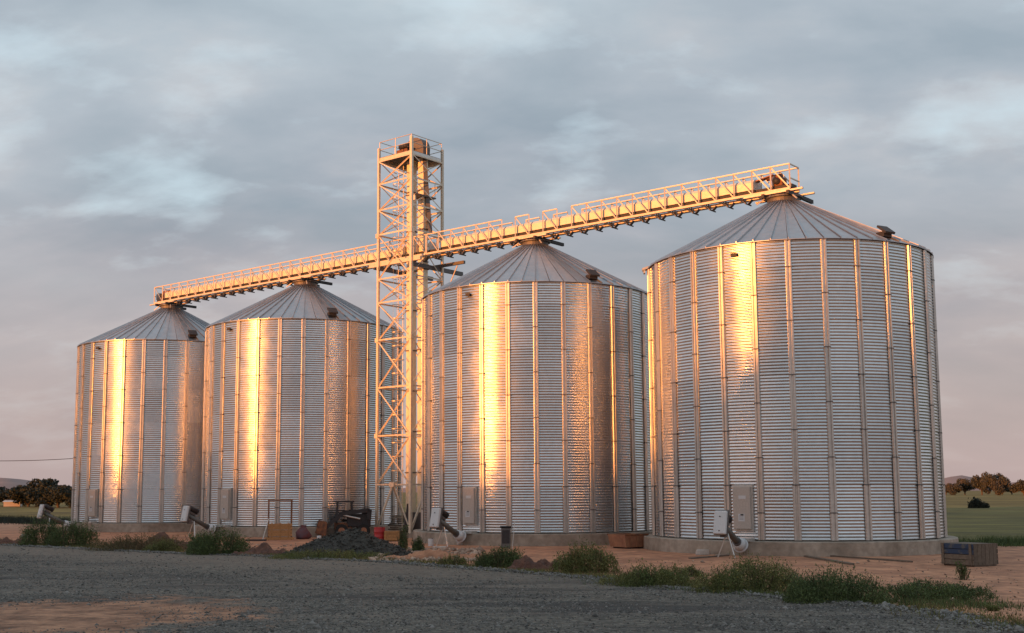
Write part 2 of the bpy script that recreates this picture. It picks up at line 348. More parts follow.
def wobble(pts, amp, sub=10, seed=1):
    rs=random.Random(seed); out=[]
    for i in range(len(pts)):
        a=Vector(pts[i][:2]); b=Vector(pts[(i+1)%len(pts)][:2]); k=max(1,min(sub,int((b-a).length/1.2)))
        for j in range(k):
            p=a.lerp(b,j/k); out.append((p.x+rs.uniform(-amp,amp),p.y+rs.uniform(-amp,amp)))
    return out
yard=[(-75,110),(-45,108),(-32,97),(-8,96),(10,80),(24,66),at(960,545).to_2d(),(26,54.3),(34,53.5),(70,52),(70,-30),(-75,-30)]
tag(sheet('yard', dirt, wobble([tuple(p) for p in yard],.5,seed=3), 0), 'bare red dirt yard round the silos')
edge=[at(*p) for p in ((-60,541),(0,545),(60,548),(120,551),(185,554),(250,556),(330,560),(400,563),(470,569),(540,574),(600,579),(660,587),(720,592),(800,600),(870,607),(940,614),(1000,627),(1040,635),(1150,655))]
road=[(-70,61)]+[(p.x,p.y) for p in edge]+[(30,-30),(-70,-30)]
tag(sheet('gravel_road', gravel, wobble(road,.16,12,seed=5), .02), 'grey crushed gravel road in the foreground')

# far hills
def hills():
    V=[];F=[]; n=260
    prof=[]
    for i in range(n):
        az=-60+120*i/(n-1); a=R_(az); d=4200
        h=22+14*math.sin(az*.23+.6)+9*math.sin(az*.61+2)+5*math.sin(az*1.7)
        h+=46*math.exp(-((az-22.3)/1.3)**2)+30*math.exp(-((az-25.2)/1.1)**2)+20*math.exp(-((az+22.2)/1.5)**2)+16*math.exp(-((az-29)/1.5)**2)
        h=max(h,6); h+=2.5*math.sin(az*7.3)+1.2*math.sin(az*17)
        for dd,hh in ((0,-3),(500,h*.45),(1100,h),(1900,h*.6),(2600,-3)):
            V.append(((d+dd)*math.sin(a),(d+dd)*math.cos(a),hh+GZ))
    for i in range(n-1):
        for j in range(4): F.append((i*5+j,(i+1)*5+j,(i+1)*5+j+1,i*5+j+1))
    o=link('hills',np_mesh('hills',np.array(V),np.array(F),hillm,smooth=True)); tag(o,'low pinkish hills on the horizon',kind='structure')
hills()

# ------------------------------------------------------------------ silos
NS=28; DA=2*math.pi/NS
def sheet_mesh(rows):
    per=8.5; amp=.0105; seg=6; hh=rows*RNG_H-.006; nz=int(rows*per*seg); V=[]; F=[]; nc=4; a0=DA*.5-.008
    for k in range(nz+1):
        z=hh*k/nz; rr=RB+amp*math.sin(2*math.pi*k/seg)
        for c in range(nc+1):
            a=-a0+2*a0*c/nc; V.append((rr*math.cos(a),rr*math.sin(a),z))
    for k in range(nz):
        for c in range(nc): i=k*(nc+1)+c; F.append((i,i+1,i+nc+2,i+nc+1))
    return np_mesh('wall_sheet',np.array(V),np.array(F),galv,smooth=True)
def stiff_mesh(rows, heavy=False):
    b=MB(); s=1.18 if heavy else 1.; hh=rows*RNG_H; o=.012 if heavy else 0
    pr=[(-.125,.018),(-.115,.022),(-.098,.085),(-.040,.085),(-.022,.035),(.022,.035),(.040,.085),(.098,.085),(.115,.022),(.125,.018)]
    pr=[(t*s,r+o) for t,r in pr]
    def ring(z): return [(RB+r,t,z) for t,r in pr]
    n=len(pr); vs=ring(0.004)+ring(hh-.004)
    b.add(vs,[(i,i+1,n+i+1,n+i) for i in range(n-1)]+[tuple(range(n-1,-1,-1)),tuple(range(n,2*n))])
    b.box((RB+.058+o,0,hh-.02),(.07,.265*s,.04),1)                       # splice clamp
    return b.mesh('stiffener',[galvst,galvd])
SH={1:sheet_mesh(1),2:sheet_mesh(2)}; ST={(1,0):stiff_mesh(1),(2,0):stiff_mesh(2),(1,1):stiff_mesh(1,True),(2,1):stiff_mesh(2,True)}
NR=56; RO,ZO,RI,ZI=6.33,H+.03,.80,15.22
def roof_mesh():
    da=math.pi/NR; b=MB(); sl=(ZI-ZO)/(RO-RI)
    def P(r,a,up=0): return (r*math.cos(a), r*math.sin(a), ZO+(RO-r)*sl+up)
    a=da-.0015; vs=[]
    for r in (RO,4.5,2.5,RI): vs += [P(r,-a),P(r,a)]
    b.add(vs,[(2*i,2*i+1,2*i+3,2*i+2) for i in range(3)])
    for r0_,r1_ in ((RO,2.6),(2.6,RI)):                                  # folded standing rib on one edge
        w=.035
        q=[]
        for r in (r0_,r1_):
            wa=w/r; q += [P(r,-a,.002),P(r,-a,.07),P(r,-a+wa,.07),P(r,-a+wa*1.4,.002)]
        b.add(q,[(0,1,5,4),(1,2,6,5),(2,3,7,6),(3,2,1,0)])
    b.add([P(RO,-a),P(RO,a),P(RO,a,-.03),P(RO,-a,-.03)],[(0,1,2,3)])
    return b.mesh('roof_panel',galvrf)
RM=roof_mesh()
COLLAR=MB().lathe([(.80,15.12),(.86,15.16),(.74,15.22),(.74,15.46),(.86,15.48),(.86,15.54),(.3,15.56),(.01,15.56)],28).mesh('roof_collar',galvd)
EAVE=MB().lathe([(6.25,H-.02),(6.325,H-.02),(6.335,H+.0),(6.25,H+.01)],84).mesh('eave_trim',dark)
def found_mesh():
    b=MB(); b.lathe([(6.1,-.03),(6.72,-.035),(6.75,-.06),(6.76,-.9)],84); return b.mesh('foundation',conc)
FND=found_mesh()
DA_DOOR=0   # everything below is built at angle 0 (pointing +x) and turned
def radial(mb, name, mats, parent, ang, **k):
    o=mb.obj(name,mats,parent,**k); o.rotation_euler=(0,0,ang); return o
def make_silo():
    root=empty('grain_silo')
    link('foundation',FND,root); 
    for i in range(NS):
        a=i*DA; z=0
        for rows in (2,2,2,2,2,1): link('wall_sheet',SH[rows],root,(0,0,z+.002),a+DA/2); z+=rows*RNG_H
        z=0; seq=(2,2,2,2,2,1) if i%2==0 else (1,2,2,2,2,2)
        for k,rows in enumerate(seq):
            link('stiffener',ST[(rows,1 if (k==0 or (k==1 and i%2)) else 0)],root,(0,0,z),a); z+=rows*RNG_H
    for i in range(NR): link('roof_panel',RM,root,(0,0,0),2*math.pi*i/NR+math.pi/NR)
    link('roof_collar',COLLAR,root); link('eave_trim',EAVE,root)
    da=-DA*1.5                                                           # door azimuth relative to the camera-side stiffener
    d=MB(); d.box((RB+.13,0,1.30),(.20,.70,1.72)); dr=radial(d,'door',doorm,root,da); bevel(dr,.02)
    radial(MB().box((RB+.05,0,1.30),(.12,.84,1.84)),'door_frame',zinc,dr,0)
    radial(MB().box((RB+.245,-.0,1.02),(.02,.12,.05)),'door_handle',dark,dr,0)
    n1=MB().box((RB+.236,.02,1.72),(.012,.30,.14)); radial(n1,'notice',paper,dr,0)
    n2=MB().box((RB+.236,-.03,.90),(.012,.26,.30)); 
    for q in range(4): n2.box((RB+.2435,-.03,.98-.05*q),(.003,.18,.012),1)
    radial(n2,'notice',[paper,ink],dr,0)
    radial(MB().box((RB+.09,0,11.78),(.10,.26,.14)),'level_sensor_box',dark,root,da-.012)
    # roof hatch with its lid
    hb=MB(); zz=ZO+(RO-5.75)*(ZI-ZO)/(RO-RI)
    hb.box((5.80,0,zz+.06),(.42,.46,.22)); ho=radial(hb,'roof_hatch',dark,root,R_(42.5))
    lid=MB(); lid.box((5.92,0,zz+.26),(.56,.56,.09),0,Matrix.Rotation(R_(38),3,'Y')); lo=radial(lid,'hatch_lid',dark,ho,0); lo.location=(0,0,0)
    # unloading sump cover at the foot
    radial(MB().box((RB+.32,0,.02),(.5,.9,.12)),'sump_cover',zinc,root,da)
    return root
phase=[R_(255.8),R_(254.0),R_(253.7-1.6+0),R_(253.7+2.9)]
silo_labels=['corrugated steel silo at the right end of the row, nearest and largest',
 'corrugated steel silo just right of the lattice tower, second from the right end',
 'corrugated steel silo just left of the lattice tower behind the black gravel heap',
 'corrugated steel silo at the far left end of the row, smallest in view']
SILO=[]
for i in range(4):
    s=make_silo() if i==0 else copy_tree(SILO[0])
    s.location=CEN[i]; s.rotation_euler=(0,0,phase[i]); k=RAD[i]/RB; s.scale=(k,k,1)
    tag(s,silo_labels[i],'silo','grain silos standing in a row'); SILO.append(s)
# only the right-hand silo shows a vent flap at its left eave
vf=MB().box((6.38,0,H+.14),(.34,.5,.10),0,Matrix.Rotation(R_(20),3,'Y')); vf.box((6.45,0,H+.02),(.08,.4,.2))
radial(vf,'vent_flap',zinc,SILO[0],R_(-84))

# ------------------------------------------------------------------ unloading augers
def make_auger():
    r=empty('unloading_auger')                                           # +x points away from the silo wall, z=0 ground
    a=Vector((-.15,0,.28)); b=Vector((1.75,0,1.30))
    o=MB().tube(a,b,.13,n=14).obj('auger_tube',augt,r,True)
    MB().tube(a.lerp(b,.25),a.lerp(b,.31),.17,n=14).obj('tube_flange',galvd,r)
    h=MB(); h.tube((.05,0,.42),(.35,0,.55),.27,.22,n=16); h.tube((.02,0,.40),(.06,0,.42),.31,n=16); h.obj('intake_hood',white,r,True)
    M=Matrix.Rotation(R_(-12),3,'Y')
    g=MB(); g.box((0,0,0),(.16,.52,.92),0,M); go=g.obj('belt_guard',white,r,loc=(1.93,.02,1.36)); bevel(go,.05,3)
    bb=MB(); bb.box((-.10,0,0),(.06,.58,.98),0,M); bb.obj('guard_back',galvd,r,loc=(1.93,.02,1.36))
    for q in ((.0,.24),(.0,-.30)): MB().tube((2.0+.012-q[1]*.21,.02,1.36+q[1]),(2.035-q[1]*.21,.02,1.36+q[1]),.025,n=8).obj('guard_bolt',dark,r)
    m=MB(); m.tube((1.15,-.02,1.48),(1.65,-.02,1.72),.15,n=14); m.tube((1.08,-.02,1.45),(1.16,-.02,1.485),.17,n=14); m.obj('motor',dark,r,True)
    MB().box((1.45,0,1.36),(.4,.2,.12),0,Matrix.Rotation(R_(-28),3,'Y')).obj('motor_bracket',galvd,r)
    MB().beam((1.62,.0,1.05),(1.62,.0,.78),.22,.2).obj('discharge_spout',galvd,r)
    for sx in (-1,1): MB().angle((1.3,0.0,.98),(1.45,.35*sx,0),.05).obj('leg',galvst,r)
    return r
AUG=make_auger()
alab=['white belt guard and angled auger tube below the door of the nearest silo',
 'angled unloading auger beside the foot of the lattice tower, right of it',
 'angled unloading auger between the two left silos, above the green shrub',
 'angled unloading auger at the outer left foot of the leftmost silo']
aang=[R_(237.5),R_(234.5),R_(230),R_(222)]
for i in range(4):
    a=AUG if i==0 else copy_tree(AUG)
    c=CEN[i]+Vector((math.cos(aang[i]),math.sin(aang[i]),0))*(RAD[i]+.75); a.location=(c.x,c.y,GZ)
    a.rotation_euler=(0,0,aang[i]-R_(4)); tag(a,alab[i],'auger','unloading augers at the silo feet')

# ------------------------------------------------------------------ elevator tower
T=(CEN[1]+CEN[2])/2; A=2.7/2
def tower():
    r=empty('lattice_tower',(T.x,T.y,GZ),'tall square lattice steel tower rising between the middle silos','tower')
    z0=-GZ
    def c(i,z): 
        s=((1,1),(1,-1),(-1,-1),(-1,1))[i%4]; p=N*A*s[0]+D*A*s[1]; return Vector((p.x,p.y,z+z0))
    tops=(22.85,22.6,22.5,22.6)
    for i in range(4):
        m=MB(); m.beam(c(i,GZ+.25),c(i,tops[i]),.14 if i else .16,.14 if i else .16,upv=N); m.obj('leg',girder,r)
        f=MB(); f.box((*c(i,GZ+.12).to_2d(),.13),(.7,.7,.26)); f.obj('footing',conc,r)
        for q in (5.24,10.9,17.2):
            g=MB(); g.box(tuple(c(i,q)),(.26,.26,.26),0,Matrix((D,N,Vector((0,0,1)))).transposed()); g.obj('splice_plate',girder,r)
    lv=[2.4,5.24,8.07,10.9,13.12,14.55,17.25,18.75,20.35,21.75]
    for i in range(4):
        j=i+1; nrm=(Vector(c(i,0))+Vector(c(j,0))); nrm.z=0; nrm=nrm.normalized()*.03
        for z in lv: MB().angle(c(i,z)+nrm,c(j,z)+nrm,.085).obj('strut',girder,r)
        # inverted V in the lowest bay
        mid=(c(i,2.4)+c(j,2.4))/2
        for k in (i,j): MB().angle(mid+nrm,c(k,GZ+.35)+nrm,.10).obj('brace',girder,r)
        g=MB(); g.box(tuple(mid),(.42,.42,.03) if False else (.34,.34,.26),0,Matrix((D,N,Vector((0,0,1)))).transposed()); g.obj('gusset',girder,r)
        for a,b in zip(lv[:-1],lv[1:]):
            if b-a<1.2: continue
            MB().angle(c(i,a)+nrm*1.6,c(j,b)+nrm*1.6,.06).obj('brace',girder,r)
            MB().angle(c(j,a)-nrm,c(i,b)-nrm,.06).obj('brace',girder,r)
        for z in (5.24,8.07,10.9,13.12,17.25,18.75,20.35):
            q=(c(i,z)*.955+c(j,z)*.045); g=MB(); g.beam(q+nrm,q+nrm*1.3+Vector((0,0,.001)),.3,.3) if False else None
    # cross beams that carry the conveyor
    for s in (-1,1):
        MB().beam(D*(A*s*.92)+N*1.42+Vector((0,0,15.22+z0)),D*(A*s*.92)-N*3.3+Vector((0,0,15.22+z0)),.16,.24).obj('cross_beam',galvd,r)
    MB().beam(D*(-2.2)-N*1.25+Vector((0,0,15.42+z0)),D*3.2-N*1.25+Vector((0,0,15.42+z0)),.16,.18).obj('cross_beam',galvd,r)
    MB().beam(D*(-2.2)+N*1.22+Vector((0,0,15.48+z0)),D*2.0+N*1.22+Vector((0,0,15.48+z0)),.16,.22).obj('cross_beam',girder,r)
    for s,e in ((1,2.6),(-1,-2.2)):
        MB().tube(D*e-N*1.3+Vector((0,0,15.3+z0)),D*(A*s)-N*1.3+Vector((0,0,13.1+z0)),.035,n=6).obj('stay',girder,r)
    # head platform
    pz=22.0+z0; P=1.32
    fl=MB(); 
    for q in range(9):
        x=-P+P*2*(q+.5)/9; MB().box(tuple(D*x+Vector((0,0,pz))),(2*P/9-.02,2*P,.05),0,Matrix((D,N,Vector((0,0,1)))).transposed()).obj('platform_plank',galvd,r)
    for s in (-1,1):
        MB().beam(D*(-P)+N*(P*s)+Vector((0,0,pz-.12)),D*P+N*(P*s)+Vector((0,0,pz-.12)),.1,.2).obj('platform_beam',girder,r)
        MB().beam(N*(-P+.05)+D*((P+.0)*s)+Vector((0,0,pz-.12)),N*(P-.05)+D*((P)*s)+Vector((0,0,pz-.12)),.1,.2).obj('platform_beam',galvst,r)
    cs=[N*P+D*P,N*P-D*P,-N*P-D*P,-N*P+D*P]
    for i in range(4):
        a,b=cs[i],cs[(i+1)%4]
        for hh in (.5,.98): MB().tube(a+Vector((0,0,pz+hh)),b+Vector((0,0,pz+hh)),.022,n=6).obj('handrail',girder,r)
        for t in (0,.5): p=a.lerp(b,t); MB().tube(p+Vector((0,0,pz)),p+Vector((0,0,pz+.98)),.025,n=6).obj('rail_post',girder,r)
    # lower service landing on the right face
    lz=19.45+z0
    MB().box(tuple(D*.95+N*.1+Vector((0,0,lz))),(.9,1.7,.07),0,Matrix((D,N,Vector((0,0,1)))).transposed()).obj('service_landing',galvd,r)
    for t in (-.7,.9): MB().tube(D*1.35+N*t+Vector((0,0,lz)),D*1.35+N*t+Vector((0,0,lz+.95)),.022,n=6).obj('rail_post',girder,r)
    MB().tube(D*1.35-N*.7+Vector((0,0,lz+.95)),D*1.35+N*.9+Vector((0,0,lz+.95)),.022,n=6).obj('handrail',girder,r)
    MB().box(tuple(D*.9+N*.9+Vector((0,0,lz-.2))),(.7,.10,.3),0,Matrix((D,N,Vector((0,0,1)))).transposed()).obj('landing_edge',girder,r)
tower()
def ladder():
    r=empty('caged_ladder',(T.x,T.y,GZ),'narrow caged access ladder running up inside the lattice tower','ladder'); z0=-GZ
    b0=D*(-.75)+N*.05
    for s in (-1,1): MB().tube(b0+D*.2*s+Vector((0,0,.3)),b0+D*.2*s+Vector((0,0,21.9+z0)),.025,n=6).obj('rail',girder,r)
    rg=MB().tube(-D*.19,D*.19,.014,n=5).mesh('rung',girder)
    for k in range(72): link('rung',rg,r,b0+Vector((0,0,.5+.3*k)))
    for k in range(24):
        h=MB(); n=8; pts=[b0+D*(.33*math.cos(t))+N*(.02+.62*math.sin(t)) for t in [math.pi*i/n for i in range(n+1)]]
        z=3+.82*k
        for a,b in zip(pts[:-1],pts[1:]): h.beam(a+Vector((0,0,z)),b+Vector((0,0,z)),.012,.05)
        h.obj('cage_hoop',girder,r)
    for q in (-.33,0,.33): MB().beam(b0+D*q+N*(.62*math.sqrt(max(0,1-(q/.33)**2))+.02)+Vector((0,0,3)),b0+D*q+N*(.62*math.sqrt(max(0,1-(q/.33)**2))+.02)+Vector((0,0,21.7)),.03,.012).obj('cage_strap',girder,r)
ladder()
def elevator():
    r=empty('bucket_elevator',(T.x,T.y,GZ),'twin square casings of the grain elevator inside the lattice tower','elevator'); z0=-GZ
    MM=Matrix((D,N,Vector((0,0,1)))).transposed()
    for x in (.0,.92):
        z=1.3; k=0
        while z<21.9+z0-.1:
            hh=min(2.4,21.9+z0-z)
            MB().box(tuple(D*x-N*.1+Vector((0,0,z+hh/2))),(.44,.40,hh-.02),0,MM).obj('casing',hood,r)
            MB().box(tuple(D*x-N*.1+Vector((0,0,z+hh))),(.54,.50,.07),0,MM).obj('casing_flange',galvd,r); z+=hh
    MB().box(tuple(D*.46-N*.1+Vector((0,0,.85))),(1.5,.55,1.1),0,MM).obj('boot',galvd,r)
    hd=MB(); n=10; z=21.9+z0
    for s in (-1,1):
        pass
    pts=[(-.28,0),(1.2,0),(1.22,.55)]+[(.46+.74*math.cos(t),.62+.66*math.sin(t)) for t in [math.pi*i/n for i in range(1,n)]]+[(-.28,.55)]
    vs=[D*p[0]+N*(s*.30-.1)+Vector((0,0,z+p[1])) for s in (-1,1) for p in pts]; m=len(pts)
    hd.add(vs,[tuple(range(m)),tuple(range(2*m-1,m-1,-1))]+[(i,m+i,m+(i+1)%m,(i+1)%m) for i in range(m)]); hd.obj('head',galvd,r)
    MB().tube(D*.46-N*.55+Vector((0,0,z+.6)),D*.46+N*.75+Vector((0,0,z+.6)),.06,n=8).obj('head_shaft',dark,r)
    MB().tube(D*(-.35)+N*.55+Vector((0,0,z+.75)),D*.35+N*.55+Vector((0,0,z+.75)),.17,n=12).obj('motor',dark,r,True)
    MB().box(tuple(D*(-.05)+N*.55+Vector((0,0,z+.45))),(.9,.35,.18),0,MM).obj('motor_base',rust,r)
    MB().beam(D*1.1+Vector((0,0,z+.1)),D*1.35-N*.3+Vector((0,0,17.3+z0)),.24,.24).obj('discharge_chute',galvd,r)
    MB().tube(D*.55+N*.62+Vector((0,0,.3)),D*.55+N*.62+Vector((0,0,1.9)),.26,.14,n=12).obj('inlet_hopper',dark,r)
elevator()

# ------------------------------------------------------------------ conveyor galleries
BZ,TZ=15.84,17.0
def gallery(name, label, p0, L0, nb, opens=(), drive=True, s0=1):
    r=empty(name,(p0.x,p0.y,BZ),label,'conveyor')
    w=.48; h=TZ-BZ; st=L0/nb
    post=MB().beam((0,0,0),(0,0,h),.055,.055).mesh('post',girder)
    dg=MB().angle((0,0,0),tuple(D*st*s0+Vector((0,0,h))),.06).mesh('diagonal',girder)
    dg2=MB().angle((0,0,h),tuple(D*st*s0),.06).mesh('diagonal',girder)
    cov=MB(); cw=.30; pr=[(-cw,0),(-cw,.36),(-cw*.55,.50),(cw*.55,.50),(cw,.36),(cw,0)]
    vs=[D*x+N*p[0]+Vector((0,0,p[1])) for x in (.03,st-.04) for p in pr]; n=6
    cov.add(vs,[(i,(i+1)%n,n+(i+1)%n,n+i) for i in range(n)]+[tuple(range(n)),tuple(range(2*n-1,n-1,-1))]); cov=cov.mesh('conveyor_cover',hood)
    rib=MB(); 
    vs=[D*x+N*(p[0]*1.09)+Vector((0,0,p[1]*1.06)) for x in (0,.05) for p in pr]; rib.add(vs,[(i,(i+1)%n,n+(i+1)%n,n+i) for i in range(n)]+[tuple(range(n)),tuple(range(2*n-1,n-1,-1))]); rib=rib.mesh('cover_rib',zinc)
    brk=MB()
    for s in (-1,1): brk.beam(D*(.24*s)+Vector((0,0,.02)),Vector((0,0,-.20)),.22,.025)
    brk.tube(-N*.3+Vector((0,0,-.18)),N*.3+Vector((0,0,-.18)),.035,n=8); brk=brk.mesh('idler_bracket',galvd)
    for s in (-1,1):
        q=N*(w*s)
        MB().beam(q,q+D*L0,.07,.11).obj('bottom_chord',girder,r)
        runs=[];a=0
        for o_ in sorted(opens): runs.append((a,o_)); a=o_+1
        runs.append((a,nb))
        for a,b in runs:
            if b>a: MB().beam(q+D*(st*a)+Vector((0,0,h)),q+D*(st*b)+Vector((0,0,h)),.06,.06).obj('top_rail',girder,r)
        for k in range(nb+1): link('post',post,r,q+D*(st*k))
        for k in range(nb):
            if k in opens: continue
            link('diagonal',dg2,r,q+D*(st*(k if s0>0 else k+1)))
    for k in range(nb):
        link('idler_bracket',brk,r,D*(st*(k+.5))+Vector((0,0,-.12)))
        if 1<=k<nb-(2 if drive else 0) or not drive: link('conveyor_cover',cov,r,D*(st*k)+Vector((0,0,.29)))
        link('cover_rib',rib,r,D*(st*k)+Vector((0,0,.27)))
        MB().beam(-N*w+D*(st*(k+.02)),N*w+D*(st*(k+.02)),.06,.08).obj('cross_member',girder,r)
    tr=MB(); tr.beam(Vector((0,0,.19)),D*L0+Vector((0,0,.19)),.50,.16); tr.obj('conveyor_trough',dark,r)
    fl=MB(); fl.beam(-N*.38+Vector((0,0,.08)),-N*.38+D*L0+Vector((0,0,.08)),.2,.02); fl.obj('walkway_grating',galvd,r)
    for e in (0,L0):
        for z in (.5,h): MB().beam(-N*w+D*e+Vector((0,0,z)),N*w+D*e+Vector((0,0,z)),.05,.05).obj('end_rail',girder,r)
    return r,st
pR=T+D*1.75; LR=(CEN[0]-T).dot(D)+.55-1.75
def offs(v): return v-D*0
r1,stR=gallery('conveyor_gallery','roof conveyor gallery running right from the tower over the two right silos',pR,LR,24,opens=(6,8,10))
LL=(T-CEN[3]).dot(D)+1.45+1.75
pL=CEN[3]-D*1.45
# keep the left gallery on the same straight line as the right one
pL=Vector((T.x,T.y,0))+D*((CEN[3]-T).dot(D)-1.45)
r2,stL=gallery('conveyor_gallery','roof conveyor gallery running left through the tower over the two left silos',pL,(T-pL).dot(D)+1.70,27,s0=1)
for g in (r1,r2): g['group']='roof conveyor galleries'
# drive ends
def drive(r, e, s):
    MM=Matrix((D,N,Vector((0,0,1)))).transposed()
    b=MB(); b.box(tuple(D*e+Vector((0,0,.48))),(.55,.5,.42),0,MM); bevel(b.obj('drive_head',rust,r),.04)
    MB().tube(tuple(D*(e-.6*s)+Vector((0,0,.78))),tuple(D*(e+.15*s)+Vector((0,0,.78))),.13,n=12).obj('drive_motor',rust,r,True)
    MB().tube(tuple(D*e-N*.4+Vector((0,0,.5))),tuple(D*e+N*.4+Vector((0,0,.5))),.16,n=14).obj('pulley',dark,r,True)
    MB().beam(tuple(D*(e-1.5*s)+N*.1+Vector((0,0,.62))),tuple(D*(e-.2*s)+N*.1+Vector((0,0,.86))),.3,.05).obj('belt_return_plate',rustO,r)
drive(r1,LR-.75,1); drive(r2,.65,-1)
# support frames that sit on the silo collars
def support(i, label):
    c=CEN[i]; r=empty('conveyor_support',(c.x,c.y,15.56),label,'support frame','conveyor support frames on the silo tops')
    for s in (-.62,.62):
        MB().beam(D*s+N*.9+Vector((0,0,.02)),D*s-N*1.75+Vector((0,0,.02)),.13,.17).obj('cross_beam',dark,r)
    for s in (-.62,.62): MB().beam(N*s-D*1.7+Vector((0,0,.14)),N*s+D*(1.25)+Vector((0,0,.14)),.12,.08).obj('skid_beam',girder,r)
    MB().tube((0,0,.0),(0,0,.14),.34,.42,n=16).obj('inlet_spout',rustO,r,True)
    for s in (-1,1): MB().beam(D*(.7*s)+N*.55+Vector((0,0,-.06)),D*(1.0*s)+N*.75+Vector((0,0,-.32)),.05,.05).obj('foot_strut',girder,r)
sl_=['steel beam frame on the peak of the nearest, rightmost silo','steel beam frame on the peak of the silo right of the tower',
 'steel beam frame on the peak of the silo left of the tower','steel beam frame on the peak of the leftmost silo']
for i in range(4): support(i,sl_[i])

# ------------------------------------------------------------------ plants
def rand_quads(P, size, up=0., aspect=2.2, rng=RNG):
    n=len(P); d=rng.normal(size=(n,3)); d[:,2]=np.abs(d[:,2])*.6+up; d/=np.linalg.norm(d,axis=1)[:,None]
    e=rng.normal(size=(n,3)); e-=d*(e*d).sum(1)[:,None]; e/=np.linalg.norm(e,axis=1)[:,None]
    s=size*rng.uniform(.6,1.4,n)[:,None]; a=d*s*.5*aspect; b=e*s*.5
    V=np.stack([P-a,P+b*.9,P+a,P-b*.9],1).reshape(-1,3); F=np.arange(4*n).reshape(-1,4); return V,F
def shrub(name, label, cat, px, py, wpx, hpx, m, n=3500, leaf=.07, depth=1., up=.7, lobes=7, group=None, flowers=0, seed=0, asp=2.6):
    rng=np.random.default_rng(seed+100); c=at(px,py); k=c.y/F_PX; w=wpx*k/2; h=hpx*k; n=int(n*1.9); dp=w*depth if w<1.4 else 1.2*depth
    r=empty(name,c,label,cat,group)
    P=[]
    for l in range(lobes):
        t=(l+.5)/lobes*2-1; lx=t*w*.78+rng.uniform(-.1,.1)*w; ly=rng.uniform(-.4,.4)*dp+dp*.2; lr=w*rng.uniform(.28,.42) if lobes>2 else w*.7; lh=h*(1-.45*abs(t)**2)*rng.uniform(.62,1.02)
        m_=n//lobes; u=rng.normal(size=(m_,3)); u/=np.linalg.norm(u,axis=1)[:,None]; rad=rng.uniform(.35,1.,m_)**.5
        rad*=1+.25*(rng.random(m_)>.85)
        u=u*rad[:,None]; P.append(np.stack([lx+u[:,0]*lr, ly+u[:,1]*min(lr,dp), np.abs(u[:,2])*lh+.02],1))
        # loose sprigs that break the outline
        for q in range(7):
            ax=rng.uniform(-1,1)*lr*.8; tip=np.array([lx+ax*1.2,ly+rng.uniform(-.3,.3)*lr,lh*rng.uniform(1.0,1.28)]); bas=np.array([lx+ax*.5,ly,lh*.5]); tt=rng.random(22)[:,None]
            P.append(bas*(1-tt)+tip*tt+rng.normal(size=(22,3))*leaf*.5)
    P=np.concatenate(P); V,Fq=rand_quads(P,leaf*.42,up,asp,rng)
    link('foliage',np_mesh('foliage',V,Fq,m),r)
    s=MB()
    for q in range(26):
        x=rng.uniform(-.8,.8)*w; s.beam((x*.8,rng.uniform(0,.3)*dp,0),(x+rng.uniform(-.15,.15),rng.uniform(-.2,.5)*dp,h*rng.uniform(.5,.95)*(1-.4*(x/w)**2)),.014)
    s.obj('stems',stemm,r)
    if flowers:
        idx=rng.choice(len(P),flowers); Q=P[idx]; Q[:,2]+=.05; V,Fq=rand_quads(Q,.035,.5,1.1,rng); tag(link('flowers',np_mesh('flowers',V,Fq,flower),r),kind='stuff')
    return r
shrub('shrub','bushy dark green shrub at the far left edge of the road','shrub',40,546,46,30,leafA,4200,seed=1)
shrub('shrub','dark green shrub just right of the leftmost one, before the left silo','shrub',72,547,52,27,leafA,4600,seed=2)
shrub('grass_clump','brownish low grass strip between the two left shrubs','grass',138,551,100,17,grassD,5200,leaf=.055,up=1.1,lobes=10,seed=3)
shrub('weed_clump','thin green weeds at the foot of the brown grass strip','weeds',160,552,40,12,leafB,1500,leaf=.055,seed=4)
shrub('shrub','rounded dark green shrub left of the yellow timber frame','shrub',214,555,68,31,leafA,6000,seed=5)
shrub('weed_clump','green weeds along the foot of the black gravel heap','weeds',325,559,120,9,leafB,3600,leaf=.05,up=1.,lobes=12,seed=6)
shrub('sapling','slim dark sapling left of the tower foot','plant',403,552,9,26,leafA,500,leaf=.07,lobes=2,seed=7)
shrub('sapling','small dark bush right of the tower foot before the auger','plant',418,552,13,17,leafA,700,leaf=.07,lobes=2,seed=8)
shrub('weed_clump','small green weeds on the rubble left of the road-side shrub','weeds',452,566,32,10,leafB,900,leaf=.05,lobes=4,seed=9)
shrub('shrub','low dark shrub before the silo right of the tower','shrub',500,568,54,22,leafA,4000,leaf=.06,seed=10)
shrub('shrub','green shrub left of the rusty steel trough','shrub',586,573,64,29,leafB,4800,leaf=.06,seed=11)
shrub('weed_clump','long low green weeds below the rusty steel trough','weeds',655,587,96,23,leafB,5200,leaf=.05,lobes=11,up=.9,seed=12)
shrub('shrub','wide green weedy shrub with yellow flowers below the nearest auger','shrub',754,592,116,33,leafB,8500,leaf=.05,lobes=9,flowers=160,seed=13)
shrub('shrub','tall dense green shrub below the middle of the nearest silo','shrub',836,603,108,35,leafA,8500,leaf=.05,lobes=9,flowers=30,seed=14)
shrub('weed_clump','low dark green weeds before the wooden crate','weeds',940,600,112,20,leafA,6000,leaf=.048,lobes=10,flowers=20,seed=15)
shrub('weed_stalk','single tall weed stalk in front of the wooden crate','weed',963,580,12,17,leafA,120,leaf=.05,lobes=2,seed=16)
shrub('weed_clump','tiny tuft of weeds alone on the dirt at right','weeds',993,611,12,5,leafB,160,leaf=.045,lobes=2,seed=17)
shrub('shrub','round dark bush standing alone out in the right field','shrub',976,508,14,7,leafT,2200,leaf=.4,lobes=3,seed=18)
